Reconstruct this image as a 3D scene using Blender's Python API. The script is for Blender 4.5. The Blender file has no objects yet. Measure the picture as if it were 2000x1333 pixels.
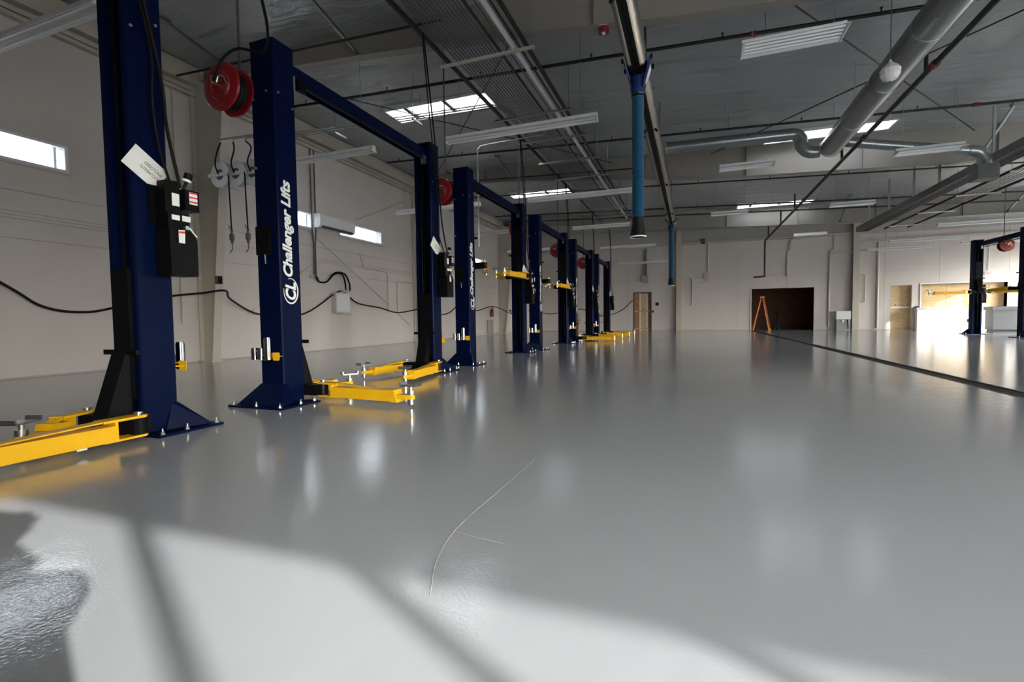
import bpy, math, random
from mathutils import Matrix, Vector
random.seed(7)
S = bpy.context.scene
COL = S.collection
R = math.radians

# ------------------------------------------------------------------ camera, sky, sun, exposure
def look_matrix(loc, yaw, pitch, roll):
    cy, sy = math.cos(yaw), math.sin(yaw)
    f = Vector((-sy*math.cos(pitch), cy*math.cos(pitch), -math.sin(pitch)))
    r0 = Vector((cy, sy, 0)); u0 = r0.cross(f)
    r = r0*math.cos(roll) + u0*math.sin(roll); u = r.cross(f)
    return Matrix(((r.x, u.x, -f.x, loc[0]), (r.y, u.y, -f.y, loc[1]), (r.z, u.z, -f.z, loc[2]), (0, 0, 0, 1)))
cd = bpy.data.cameras.new('camera'); cam = bpy.data.objects.new('camera', cd); COL.objects.link(cam)
cd.sensor_width = 36.0; cd.lens = 940.794*36/2000; cd.clip_start = 0.02; cd.clip_end = 400
cam.matrix_world = look_matrix((0, 0, 0.9), 0.3579, 0.0462, -0.0135)
S.camera = cam

SUN_EL = math.atan(0.405)
sun_dir = Vector((-0.891*math.cos(SUN_EL), 0.454*math.cos(SUN_EL), -math.sin(SUN_EL)))
W = bpy.data.worlds.new('daylight'); S.world = W; W.use_nodes = True
wn = W.node_tree.nodes; wn.clear()
bg = wn.new('ShaderNodeBackground'); wo = wn.new('ShaderNodeOutputWorld')
bg.inputs['Strength'].default_value = 0.36
sky = wn.new('ShaderNodeTexSky'); sky.sky_type = 'NISHITA'; sky.sun_elevation = SUN_EL; sky.sun_rotation = R(117); sky.sun_disc = False
sky.dust_density = 4.0; sky.air_density = 1.0; sky.ozone_density = 1.0
hazy = wn.new('ShaderNodeHueSaturation'); hazy.inputs['Saturation'].default_value = 0.35      # thin white haze
W.node_tree.links.new(sky.outputs[0], hazy.inputs['Color']); 
veil = wn.new('ShaderNodeMix'); veil.data_type = 'RGBA'; veil.blend_type = 'ADD'; veil.inputs[0].default_value = 1.0; veil.inputs[7].default_value = (2.6, 2.55, 2.7, 1)
W.node_tree.links.new(hazy.outputs[0], veil.inputs[6]); W.node_tree.links.new(veil.outputs[2], bg.inputs['Color'])
W.node_tree.links.new(bg.outputs[0], wo.inputs[0])
sd = bpy.data.lights.new('sun', 'SUN'); sd.energy = 3.3; sd.angle = 0.012; sd.color = (1.0, 0.95, 0.88)
sun = bpy.data.objects.new('sun', sd); COL.objects.link(sun)
sun.rotation_euler = sun_dir.to_track_quat('-Z', 'Y').to_euler()
S.view_settings.view_transform = 'Standard'; S.view_settings.look = 'None'
S.view_settings.gamma = 1.0; S.view_settings.use_curve_mapping = False
S.view_settings.exposure = 2.14
S.cycles.max_bounces = 10; S.cycles.diffuse_bounces = 7; S.cycles.glossy_bounces = 5
S.cycles.transparent_max_bounces = 12; S.cycles.caustics_refractive = False

def portal(cx, cy, cz, sx, sy, direction):
    l = bpy.data.lights.new('daylight_portal', 'AREA'); l.shape = 'RECTANGLE'; l.size = sx; l.size_y = sy
    l.cycles.is_portal = True
    o = bpy.data.objects.new('daylight_portal', l); COL.objects.link(o)
    o.location = (cx, cy, cz); o.rotation_euler = Vector(direction).to_track_quat('-Z', 'Y').to_euler()

# ------------------------------------------------------------------ room numbers
XL, XR, YB, YF = -10.68, 18.5, -2.1, 32.56
FRAMES = (8.0, 17.2, 26.5)
def zc(x): return 6.65 - 0.035*(x - XL)
DOOR_BACK = [(2.32, 9.52, 3.29), (10.4, 17.6, 4.27)]           # x0, x1, header; second door is added, unseen, to let in more light
DOOR_RIGHT = [(8.0, 15.6, 4.27), (20.4, 23.4, 4.27), (28.2, 31.8, 4.27)]  # y0, y1, header; middle door is unseen, added to brighten the far wall
WIN_LEFT = [(3.2, 5.55), (9.85, 11.62), (12.75, 15.05), (22.2, 24.4)]
WZ0, WZ1 = 3.66, 4.14
SKY = [(-7.72, -4.76, 11.1, 11.95), (-7.76, -4.9, 20.5, 21.25), (2.0, 5.2, 16.0, 16.75), (2.0, 5.2, 25.5, 26.2)]
for x0, x1, h in DOOR_BACK: portal((x0+x1)/2, YB-0.1, h/2, x1-x0, h, (0, 1, 0))
for y0, y1, h in DOOR_RIGHT: portal(XR+0.1, (y0+y1)/2, h/2, y1-y0, h, (-1, 0, 0))

# ------------------------------------------------------------------ materials
def mat(name, col, rough=0.5, metal=0.0, var=0.06, scale=6.0, bump=0.0, bscale=60.0, coat=0.0, rvar=0.0, spec=0.5):
    m = bpy.data.materials.new(name); m.use_nodes = True
    nt = m.node_tree; b = nt.nodes['Principled BSDF']
    tc = nt.nodes.new('ShaderNodeTexCoord')
    n = nt.nodes.new('ShaderNodeTexNoise'); n.inputs['Scale'].default_value = scale; n.inputs['Detail'].default_value = 4
    nt.links.new(tc.outputs['Object'], n.inputs['Vector'])
    r = nt.nodes.new('ShaderNodeValToRGB')
    lo = [max(0, c*(1-var)) for c in col]; hi = [min(1, c*(1+var)) for c in col]
    r.color_ramp.elements[0].color = (*lo, 1); r.color_ramp.elements[1].color = (*hi, 1)
    r.color_ramp.elements[0].position = 0.3; r.color_ramp.elements[1].position = 0.7
    nt.links.new(n.outputs['Fac'], r.inputs['Fac']); nt.links.new(r.outputs['Color'], b.inputs['Base Color'])
    b.inputs['Roughness'].default_value = rough; b.inputs['Metallic'].default_value = metal
    b.inputs['Specular IOR Level'].default_value = spec
    if coat: b.inputs['Coat Weight'].default_value = coat; b.inputs['Coat Roughness'].default_value = 0.08
    if rvar:
        mr = nt.nodes.new('ShaderNodeMapRange'); mr.inputs['To Min'].default_value = max(0.02, rough-rvar); mr.inputs['To Max'].default_value = rough+rvar
        nt.links.new(n.outputs['Fac'], mr.inputs['Value']); nt.links.new(mr.outputs[0], b.inputs['Roughness'])
    if bump:
        n2 = nt.nodes.new('ShaderNodeTexNoise'); n2.inputs['Scale'].default_value = bscale; n2.inputs['Detail'].default_value = 3
        nt.links.new(tc.outputs['Object'], n2.inputs['Vector'])
        bp = nt.nodes.new('ShaderNodeBump'); bp.inputs['Strength'].default_value = bump; bp.inputs['Distance'].default_value = 0.01
        nt.links.new(n2.outputs['Fac'], bp.inputs['Height']); nt.links.new(bp.outputs[0], b.inputs['Normal'])
    return m
M = {}
M['wall'] = mat('wall_paint', (0.585, 0.535, 0.505), 0.55, var=0.02, scale=1.2, bump=0.05, bscale=120)
M['cream'] = mat('frame_paint', (0.50, 0.46, 0.39), 0.5, var=0.03, scale=2)
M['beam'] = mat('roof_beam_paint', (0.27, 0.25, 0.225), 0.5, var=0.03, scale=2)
M['blue'] = mat('blue_paint', (0.0012, 0.0045, 0.026), 0.32, var=0.06, scale=3, spec=0.05)
M['black'] = mat('black_steel', (0.0045, 0.0045, 0.005), 0.4, var=0.2, spec=0.08)
M['blackp'] = mat('black_plastic', (0.005, 0.005, 0.0055), 0.45, var=0.2, spec=0.1)
M['rubber'] = mat('rubber', (0.007, 0.007, 0.007), 0.6, var=0.2, spec=0.2)
M['yellow'] = mat('yellow_paint', (0.76, 0.41, 0.008), 0.4, var=0.04, scale=4, spec=0.25)
M['chrome'] = mat('chrome', (0.36, 0.37, 0.40), 0.12, 1.0, var=0.05)
M['zinc'] = mat('zinc_plate', (0.55, 0.56, 0.56), 0.32, 1.0, var=0.12, scale=30)
M['galv'] = mat('galvanised', (0.34, 0.37, 0.37), 0.30, 1.0, var=0.06, scale=9, rvar=0.06)
M['conduit'] = mat('dull_conduit', (0.16, 0.165, 0.17), 0.4, 0.8, var=0.15)
M['steel'] = mat('brushed_steel', (0.50, 0.47, 0.43), 0.22, 1.0, var=0.1, scale=9, rvar=0.06)
M['red'] = mat('red_paint', (0.23, 0.006, 0.009), 0.3, var=0.06, coat=0.15)
M['white'] = mat('white_enamel', (0.72, 0.73, 0.74), 0.4, var=0.02)
M['tube'] = mat('lamp_tube', (0.82, 0.83, 0.85), 0.25, var=0.01)
M['label'] = mat('label_paper', (0.80, 0.80, 0.78), 0.6, var=0.02)
M['labelred'] = mat('label_red', (0.6, 0.03, 0.02), 0.6, var=0.03)
M['hose'] = mat('blue_hose', (0.008, 0.075, 0.165), 0.45, var=0.1, spec=0.3)
M['brass'] = mat('brass', (0.6, 0.42, 0.16), 0.25, 1.0, var=0.08)
M['pipe'] = mat('sprinkler_pipe', (0.012, 0.011, 0.011), 0.45, var=0.25, scale=20)
M['redpipe'] = mat('pipe_coupling', (0.16, 0.02, 0.014), 0.5, var=0.2)
M['grey'] = mat('grey_laminate', (0.34, 0.34, 0.35), 0.5, var=0.03)
M['dkgrey'] = mat('dark_grey', (0.08, 0.08, 0.085), 0.5, var=0.1)
M['counter'] = mat('white_counter', (0.80, 0.79, 0.77), 0.45, var=0.01)
M['orange'] = mat('orange_fibreglass', (0.75, 0.16, 0.02), 0.4, var=0.05)
M['alu'] = mat('aluminium', (0.62, 0.63, 0.64), 0.35, 1.0, var=0.06)
M['wood'] = mat('bare_timber', (0.55, 0.36, 0.18), 0.65, var=0.15, scale=8)
M['joint'] = mat('joint_backing', (0.42, 0.40, 0.38), 0.7, var=0.03)  # darker slab colour seen in the joints between wall panels
M['concrete'] = mat('apron_concrete', (0.36, 0.35, 0.33), 0.8, var=0.1, scale=1.5)
M['skin'] = mat('skin', (0.50, 0.30, 0.21), 0.5, var=0.04)
M['jacket'] = mat('dark_jacket', (0.05, 0.055, 0.07), 0.8, var=0.1)
M['hair'] = mat('hair', (0.03, 0.02, 0.015), 0.6, var=0.2)

def floor_mat():
    m = mat('epoxy_floor', (0.375, 0.382, 0.408), 0.09, var=0.035, scale=0.35, rvar=0.03)
    nt = m.node_tree; b = nt.nodes['Principled BSDF']; tc = nt.nodes.new('ShaderNodeTexCoord')
    n1 = nt.nodes.new('ShaderNodeTexNoise'); n1.inputs['Scale'].default_value = 75; n1.inputs['Detail'].default_value = 2
    n2 = nt.nodes.new('ShaderNodeTexNoise'); n2.inputs['Scale'].default_value = 7; n2.inputs['Detail'].default_value = 2
    for n in (n1, n2): nt.links.new(tc.outputs['Object'], n.inputs['Vector'])
    b1 = nt.nodes.new('ShaderNodeBump'); b1.inputs['Strength'].default_value = 0.16; b1.inputs['Distance'].default_value = 0.004
    b2 = nt.nodes.new('ShaderNodeBump'); b2.inputs['Strength'].default_value = 0.06; b2.inputs['Distance'].default_value = 0.02
    nt.links.new(n1.outputs['Fac'], b1.inputs['Height']); nt.links.new(n2.outputs['Fac'], b2.inputs['Height'])
    nt.links.new(b1.outputs[0], b2.inputs['Normal']); nt.links.new(b2.outputs[0], b.inputs['Normal'])
    return m
M['floor'] = floor_mat()

def ceiling_mat():
    m = mat('insulation_facing', (0.35, 0.37, 0.385), 0.30, metal=0.2, var=0.03, scale=0.8)
    nt = m.node_tree; b = nt.nodes['Principled BSDF']; tc = nt.nodes.new('ShaderNodeTexCoord')
    mp = nt.nodes.new('ShaderNodeMapping'); mp.inputs['Scale'].default_value = (0.5, 1.6, 1)
    n = nt.nodes.new('ShaderNodeTexNoise'); n.inputs['Scale'].default_value = 1.3; n.inputs['Detail'].default_value = 5; n.inputs['Distortion'].default_value = 0.6
    nt.links.new(tc.outputs['Object'], mp.inputs['Vector']); nt.links.new(mp.outputs[0], n.inputs['Vector'])
    bp = nt.nodes.new('ShaderNodeBump'); bp.inputs['Strength'].default_value = 0.6; bp.inputs['Distance'].default_value = 0.2
    nt.links.new(n.outputs['Fac'], bp.inputs['Height']); nt.links.new(bp.outputs[0], b.inputs['Normal'])
    b.inputs['Specular IOR Level'].default_value = 0.8
    return m
M['ceil'] = ceiling_mat()

def ply_mat(name, c1, c2):
    m = bpy.data.materials.new(name); m.use_nodes = True; nt = m.node_tree; b = nt.nodes['Principled BSDF']
    tc = nt.nodes.new('ShaderNodeTexCoord'); mp = nt.nodes.new('ShaderNodeMapping'); mp.inputs['Scale'].default_value = (1, 1, 5)
    w = nt.nodes.new('ShaderNodeTexNoise'); w.inputs['Scale'].default_value = 2.2; w.inputs['Detail'].default_value = 6; w.inputs['Distortion'].default_value = 1.2
    v = nt.nodes.new('ShaderNodeTexVoronoi'); v.inputs['Scale'].default_value = 2.6
    nt.links.new(tc.outputs['Object'], mp.inputs['Vector']); nt.links.new(mp.outputs[0], w.inputs['Vector']); nt.links.new(tc.outputs['Object'], v.inputs['Vector'])
    r = nt.nodes.new('ShaderNodeValToRGB'); r.color_ramp.elements[0].color = (*c1, 1); r.color_ramp.elements[1].color = (*c2, 1)
    r.color_ramp.elements[0].position = 0.3; r.color_ramp.elements[1].position = 0.7
    k = nt.nodes.new('ShaderNodeValToRGB'); k.color_ramp.elements[0].color = (0.25, 0.12, 0.06, 1); k.color_ramp.elements[1].color = (1, 1, 1, 1)
    k.color_ramp.elements[0].position = 0.05; k.color_ramp.elements[1].position = 0.12
    mx = nt.nodes.new('ShaderNodeMix'); mx.data_type = 'RGBA'; mx.blend_type = 'MULTIPLY'; mx.inputs[0].default_value = 1
    nt.links.new(w.outputs['Fac'], r.inputs['Fac']); nt.links.new(v.outputs['Distance'], k.inputs['Fac'])
    nt.links.new(r.outputs[0], mx.inputs[6]); nt.links.new(k.outputs[0], mx.inputs[7]); nt.links.new(mx.outputs[2], b.inputs['Base Color'])
    b.inputs['Roughness'].default_value = 0.6
    return m
M['ply'] = ply_mat('plywood', (0.50, 0.33, 0.16), (0.66, 0.47, 0.26))
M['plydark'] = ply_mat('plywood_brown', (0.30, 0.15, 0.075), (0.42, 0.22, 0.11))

def glass_mat():
    m = bpy.data.materials.new('window_glass'); m.use_nodes = True; nt = m.node_tree; nt.nodes.clear()
    o = nt.nodes.new('ShaderNodeOutputMaterial'); t = nt.nodes.new('ShaderNodeBsdfTransparent'); g = nt.nodes.new('ShaderNodeBsdfGlossy')
    t.inputs[0].default_value = (0.90, 0.93, 0.93, 1); g.inputs['Roughness'].default_value = 0.02
    lw = nt.nodes.new('ShaderNodeLayerWeight'); lw.inputs[0].default_value = 0.5; mx = nt.nodes.new('ShaderNodeMixShader')
    pw = nt.nodes.new('ShaderNodeMath'); pw.operation = 'POWER'; pw.inputs[1].default_value = 4.0
    ma = nt.nodes.new('ShaderNodeMath'); ma.operation = 'MULTIPLY_ADD'; ma.inputs[1].default_value = 0.8; ma.inputs[2].default_value = 0.04
    nt.links.new(lw.outputs['Facing'], pw.inputs[0]); nt.links.new(pw.outputs[0], ma.inputs[0])
    nt.links.new(ma.outputs[0], mx.inputs[0]); nt.links.new(t.outputs[0], mx.inputs[1]); nt.links.new(g.outputs[0], mx.inputs[2]); nt.links.new(mx.outputs[0], o.inputs[0])
    return m
M['glass'] = glass_mat()
def acrylic_mat():
    m = bpy.data.materials.new('diffusing_acrylic'); m.use_nodes = True; nt = m.node_tree; nt.nodes.clear()
    o = nt.nodes.new('ShaderNodeOutputMaterial'); t = nt.nodes.new('ShaderNodeBsdfTranslucent'); g = nt.nodes.new('ShaderNodeBsdfGlossy')
    t.inputs[0].default_value = (0.88, 0.90, 0.92, 1); g.inputs['Roughness'].default_value = 0.1
    mx = nt.nodes.new('ShaderNodeMixShader'); mx.inputs[0].default_value = 0.05
    nt.links.new(t.outputs[0], mx.inputs[1]); nt.links.new(g.outputs[0], mx.inputs[2]); nt.links.new(mx.outputs[0], o.inputs[0])
    return m
M['acrylic'] = acrylic_mat()

# ------------------------------------------------------------------ mesh builder
class MB:
    def __init__(s): s.v = []; s.f = []
    def add(s, vs, fs):
        n = len(s.v); s.v += [tuple(v) for v in vs]; s.f += [tuple(i+n for i in f) for f in fs]; return s
    def box(s, x0, x1, y0, y1, z0, z1):
        return s.add([(x0,y0,z0),(x1,y0,z0),(x1,y1,z0),(x0,y1,z0),(x0,y0,z1),(x1,y0,z1),(x1,y1,z1),(x0,y1,z1)],
                     [(0,3,2,1),(4,5,6,7),(0,1,5,4),(1,2,6,5),(2,3,7,6),(3,0,4,7)])
    def bbox(s, x0, x1, y0, y1, z0, z1, c):                       # box with chamfered vertical edges
        p = [(x0+c,y0),(x1-c,y0),(x1,y0+c),(x1,y1-c),(x1-c,y1),(x0+c,y1),(x0,y1-c),(x0,y0+c)]
        return s.prism(p, z0, z1)
    def prism(s, p, z0, z1, axis='z'):                            # polygon extruded along an axis
        n = len(p)
        def T(a, b, t): return {'z': (a, b, t), 'x': (t, a, b), 'y': (a, t, b)}[axis]
        vs = [T(a, b, z0) for a, b in p] + [T(a, b, z1) for a, b in p]
        fs = [tuple(range(n-1, -1, -1)), tuple(range(n, 2*n))] + [(i, (i+1) % n, n+(i+1) % n, n+i) for i in range(n)]
        if axis == 'y': fs = [f[::-1] for f in fs]
        return s.add(vs, fs)
    def cyl(s, p0, p1, r, n=12, r1=None, caps=True):
        p0, p1 = Vector(p0), Vector(p1); r1 = r if r1 is None else r1
        d = (p1-p0).normalized(); a = d.orthogonal().normalized(); b = d.cross(a)
        vs = [p0 + (a*math.cos(t)+b*math.sin(t))*r for t in [2*math.pi*i/n for i in range(n)]] + [p1 + (a*math.cos(t)+b*math.sin(t))*r1 for t in [2*math.pi*i/n for i in range(n)]]
        fs = [(i, (i+1) % n, n+(i+1) % n, n+i) for i in range(n)]
        if caps: fs += [tuple(range(n-1, -1, -1)), tuple(range(n, 2*n))]
        return s.add(vs, fs)
    def tube(s, pts, r, n=8):                                     # swept tube along a polyline
        pts = [Vector(p) for p in pts]; k = len(pts); rings = []
        d = (pts[1]-pts[0]).normalized(); a = d.orthogonal().normalized()
        for i, p in enumerate(pts):
            t = (pts[min(i+1, k-1)] - pts[max(i-1, 0)]).normalized()
            a = (a - t*a.dot(t)).normalized(); b = t.cross(a)
            rr = r[i] if isinstance(r, (list, tuple)) else r
            rings.append([p + (a*math.cos(2*math.pi*j/n) + b*math.sin(2*math.pi*j/n))*rr for j in range(n)])
        vs = [v for g in rings for v in g]
        fs = [(i*n+j, i*n+(j+1) % n, (i+1)*n+(j+1) % n, (i+1)*n+j) for i in range(k-1) for j in range(n)]
        fs += [tuple(range(n-1, -1, -1)), tuple(range((k-1)*n, k*n))]
        return s.add(vs, fs)
    def lathe(s, prof, origin, axis, n=24):                       # profile of (radius, distance along axis)
        o = Vector(origin); d = Vector(axis).normalized(); a = d.orthogonal().normalized(); b = d.cross(a); k = len(prof)
        vs = [o + d*h + (a*math.cos(2*math.pi*j/n)+b*math.sin(2*math.pi*j/n))*max(r, 1e-4) for r, h in prof for j in range(n)]
        fs = [(i*n+j, i*n+(j+1) % n, (i+1)*n+(j+1) % n, (i+1)*n+j) for i in range(k-1) for j in range(n)]
        return s.add(vs, fs)
    def beam(s, p0, p1, w, h):                                    # rectangular bar between two points
        p0, p1 = Vector(p0), Vector(p1); d = (p1-p0).normalized()
        a = d.cross(Vector((0, 0, 1)));  a = a.normalized() if a.length > 1e-4 else Vector((1, 0, 0))
        b = a.cross(d).normalized()
        vs = [p + a*i*w/2 + b*j*h/2 for p in (p0, p1) for i, j in ((-1,-1),(1,-1),(1,1),(-1,1))]
        return s.add(vs, [(0,3,2,1),(4,5,6,7),(0,1,5,4),(1,2,6,5),(2,3,7,6),(3,0,4,7)])
    def mesh(s, name, m, smooth=False):
        me = bpy.data.meshes.new(name); me.from_pydata(s.v, [], s.f); me.validate(); me.update()
        import bmesh
        b = bmesh.new(); b.from_mesh(me); bmesh.ops.recalc_face_normals(b, faces=b.faces); b.to_mesh(me); b.free()
        me.materials.append(m)
        if smooth:
            me.polygons.foreach_set('use_smooth', [len(p.vertices) < 7 for p in me.polygons]); 
            try: me.set_sharp_from_angle(angle=R(40))
            except Exception: pass
        return me
    def build(s, name, m, parent=None, smooth=False):
        return link(name, s.mesh(name, m, smooth), parent)
def link(name, me, parent=None, loc=None, rot=None):
    o = bpy.data.objects.new(name, me); COL.objects.link(o); o.parent = parent
    if loc is not None: o.location = loc
    if rot is not None: o.rotation_euler = rot
    return o
CACHE = {}
def part(name, key, fn, m, parent, loc=(0, 0, 0), rot=(0, 0, 0), smooth=False):   # a part whose mesh is shared by all alike parts
    top = parent
    while top is not None and top.parent is not None: top = top.parent
    k = (top.name.split('.')[0] if top else '', name, key)
    if k not in CACHE:
        b = MB(); fn(b); CACHE[k] = b.mesh(name, m, smooth)
    return link(name, CACHE[k], parent, loc, rot)
def thing(name, label, cat, loc=(0, 0, 0), rot=(0, 0, 0), group=None):
    o = bpy.data.objects.new(name, None); COL.objects.link(o); o.location = loc; o.rotation_euler = rot
    o.empty_display_size = 0.1
    return tag(o, label, cat, group)
def tag(o, label, cat, group=None):
    o['label'] = label; o['category'] = cat
    if group: o['group'] = group
    return o
def struct(o, label=None):
    o['kind'] = 'structure'
    if label: o['label'] = label
    return o
def smooth_path(pts, n=6):                                        # Catmull-Rom
    P = [Vector(p) for p in pts]; P = [P[0]*2-P[1]] + P + [P[-1]*2-P[-2]]; out = []
    for i in range(1, len(P)-2):
        for k in range(n):
            t = k/n
            out.append(0.5*((2*P[i]) + (P[i+1]-P[i-1])*t + (2*P[i-1]-5*P[i]+4*P[i+1]-P[i+2])*t*t + (3*P[i]-P[i-1]-3*P[i+1]+P[i+2])*t**3))
    return out + [P[-2]]
def cells(u0, u1, v0, v1, holes):                                 # a rectangle minus rectangular holes, as rectangles
    hs = [(max(a, u0), min(b, u1), max(c, v0), min(d, v1)) for a, b, c, d in holes]
    hs = [h for h in hs if h[1]-h[0] > 1e-4 and h[3]-h[2] > 1e-4]
    us = sorted({u0, u1, *[h[0] for h in hs], *[h[1] for h in hs]}); out = []
    for a, b in zip(us, us[1:]):
        cut = sorted((h[2], h[3]) for h in hs if h[0] <= a+1e-6 and h[1] >= b-1e-6); v = v0
        for c, d in cut:
            if c > v+1e-5: out.append((a, b, v, c))
            v = max(v, d)
        if v1 > v+1e-5: out.append((a, b, v, v1))
    return out
def text_mesh(body, size=1.0, shear=0.0, bold=0.0, ext=0.0, spacing=1.0):
    c = bpy.data.curves.new('lettering', 'FONT'); c.body = body; c.size = size; c.shear = shear; c.offset = bold; c.extrude = ext; c.space_character = spacing
    c.resolution_u = 3
    o = bpy.data.objects.new('lettering', c); COL.objects.link(o)
    dg = bpy.context.evaluated_depsgraph_get(); me = bpy.data.meshes.new_from_object(o.evaluated_get(dg)); me.name = 'lettering'
    bpy.data.objects.remove(o); bpy.data.curves.remove(c)
    xs = [v.co.x for v in me.vertices]; ys = [v.co.y for v in me.vertices]
    me.transform(Matrix.Translation((-min(xs), -min(ys), 0)))
    return me, max(xs)-min(xs), max(ys)-min(ys)
def fit_text(body, L, Hh, m, xdir, ydir, origin, **k):            # text of length L and height Hh laid on a plane
    me, w, h = text_mesh(body, **k)
    xd, yd = Vector(xdir), Vector(ydir); n = xd.cross(yd)
    A = Matrix(((xd.x*L/w, yd.x*Hh/h, n.x, origin[0]), (xd.y*L/w, yd.y*Hh/h, n.y, origin[1]), (xd.z*L/w, yd.z*Hh/h, n.z, origin[2]), (0, 0, 0, 1)))
    me.transform(A); me.materials.clear(); me.materials.append(m); return me
# ================================================================== STRUCTURE
# floor: one slab, with a slot cut for the trench drain
TR = (3.22, 3.50)
fl = MB()
for a, b, c, d in cells(XL-0.2, XR+0.2, YB-0.2, 40.3, [(TR[0], TR[1], -1.0, 32.0)]): fl.box(a, b, c, d, -0.25, 0)
fl.box(TR[0], TR[1], -1.0, 32.0, -0.25, -0.12)
floor = struct(fl.build('floor', M['floor']), 'glossy grey epoxy floor of the workshop')
tag(MB().tube(smooth_path([(-.94, 2.9, -.0015), (-.945, 2.3, -.001), (-.95, 1.85, -.001), (-.90, 1.57, -.001), (-.80, 1.34, -.001)]), .0024, 6).tube([(-.95, 1.80, -.001), (-.83, 1.77, -.001), (-.70, 1.755, -.001)], .0020, 6).build('coating_ridge', M['floor']), 'fine raised ridge lines in the grey floor coating', 'floor seam')
MB().box(-60, 80, -60, YB-0.2, -0.3, -0.03).box(XR+0.2, 80, YB-0.2, 80, -0.3, -0.03).build('pavement', M['concrete'])['kind'] = 'structure'

def wall_slab(name, axis, pos, back, u0, u1, z0, z1, holes, m):
    b = MB()
    for a, c, d, e in cells(u0, u1, z0, z1, holes):
        lo, hi = min(pos, back), max(pos, back)
        if axis == 'x': b.box(lo, hi, a, c, d, e)
        else: b.box(a, c, lo, hi, d, e)
    return struct(b.build(name, m))
def panels(parent, axis, pos, out, us, zs, holes, m, gap=0.012, t=0.018):   # separate liner panels proud of the slab
    for a, b in zip(us, us[1:]):
        for c, d in zip(zs, zs[1:]):
            mb = MB()
            for p, q, r_, s_ in cells(a+gap/2, b-gap/2, c+gap/2, d-gap/2, holes):
                lo, hi = sorted((pos, pos+out*t))
                if axis == 'x': mb.box(lo, hi, p, q, r_, s_)
                else: mb.box(p, q, lo, hi, r_, s_)
            if mb.v: mb.build('wall_panel', m, parent)

# left wall
hl = [(a, b, WZ0, WZ1) for a, b in WIN_LEFT]
wl = wall_slab('wall_left', 'x', XL-0.02, XL-0.22, YB-0.2, YF+0.2, -0.1, 7.2, hl, M['joint'])
panels(wl, 'x', XL-0.02, 1, [YB, FRAMES[0], FRAMES[1], FRAMES[2], YF], [0.02, 2.37, 2.70, 2.76, 2.82, 3.17, 6.02], hl, M['wall'])
MB().box(XL-0.02, XL+0.16, YB, YF, 6.28, 6.66).box(XL-0.02, XL+0.10, YB, YF, 6.03, 6.10).box(XL-0.02, XL+0.07, YB, YF, 6.14, 6.22).build('trim_1', M['cream'])['kind'] = 'structure'
# left windows
for i, (a, b) in enumerate(WIN_LEFT):
    f = MB(); x0, x1 = XL-0.20, XL+0.015
    for y0, y1, z0, z1 in ((a, b, WZ1-0.045, WZ1), (a, b, WZ0, WZ0+0.045), (a, a+0.05, WZ0+0.045, WZ1-0.045), (b-0.05, b, WZ0+0.045, WZ1-0.045)):
        f.box(x0, x1, y0, y1, z0, z1)
    f.box(x0+0.05, x0+0.1, b-0.16, b-0.12, WZ0+0.045, WZ1-0.045)
    w = struct(f.build('window_%d' % (i+1), M['white']))
    MB().box(x0+0.065, x0+0.075, a+0.05, b-0.16, WZ0+0.045, WZ1-0.045).build('pane', M['glass'], w)
    MB().box(x0+0.065, x0+0.075, b-0.12, b-0.05, WZ0+0.045, WZ1-0.045).build('pane', M['glass'], w)
    MB().box(XL-0.02, XL+0.03, a-0.05, b+0.05, WZ0-0.04, WZ0).build('window_sill', M['wall'], w)

# far wall with a passage door, a big opening, a second door and a counter opening
HF = [(-3.62, -2.46, -0.2, 2.52), (3.38, 6.65, -0.2, 2.50), (10.33, 11.33, -0.2, 2.48), (11.72, 15.35, 1.20, 2.48)]
wf = wall_slab('wall_far', 'y', YF+0.02, YF+0.32, XL-0.2, XR+0.2, -0.1, 7.2, HF, M['joint'])
panels(wf, 'y', YF+0.02, -1, [XL, -7.0, -4.0, -0.98, 2.62, 5.28, 8.44, 10.05, 12.5, 15.4, XR], [0.02, 3.28, 5.40], HF, M['wall'])
MB().box(-0.6, 8.4, YF-0.16, YF+0.02, 5.42, 5.52).box(XL, -1.0, YF-0.05, YF+0.02, 5.42, 5.50).box(8.8, XR, YF-0.14, YF+0.02, 4.95, 5.05).build('trim_2', M['cream'])['kind'] = 'structure'
def pillar(name, x, y, w, d, z1, m): return struct(MB().box(x-w/2, x+w/2, y-d, y-d+0.02, 0, z1).box(x-w/2, x+w/2, y-0.02, y, 0, z1).box(x-0.012, x+0.012, y-d+0.02, y-0.02, 0, z1).build(name, m))
pillar('pillar', -0.80, YF-0.0, 0.30, 0.34, 6.3, M['cream']); pillar('pillar', 8.62, YF-0.0, 0.30, 0.34, 6.2, M['cream'])
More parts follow.
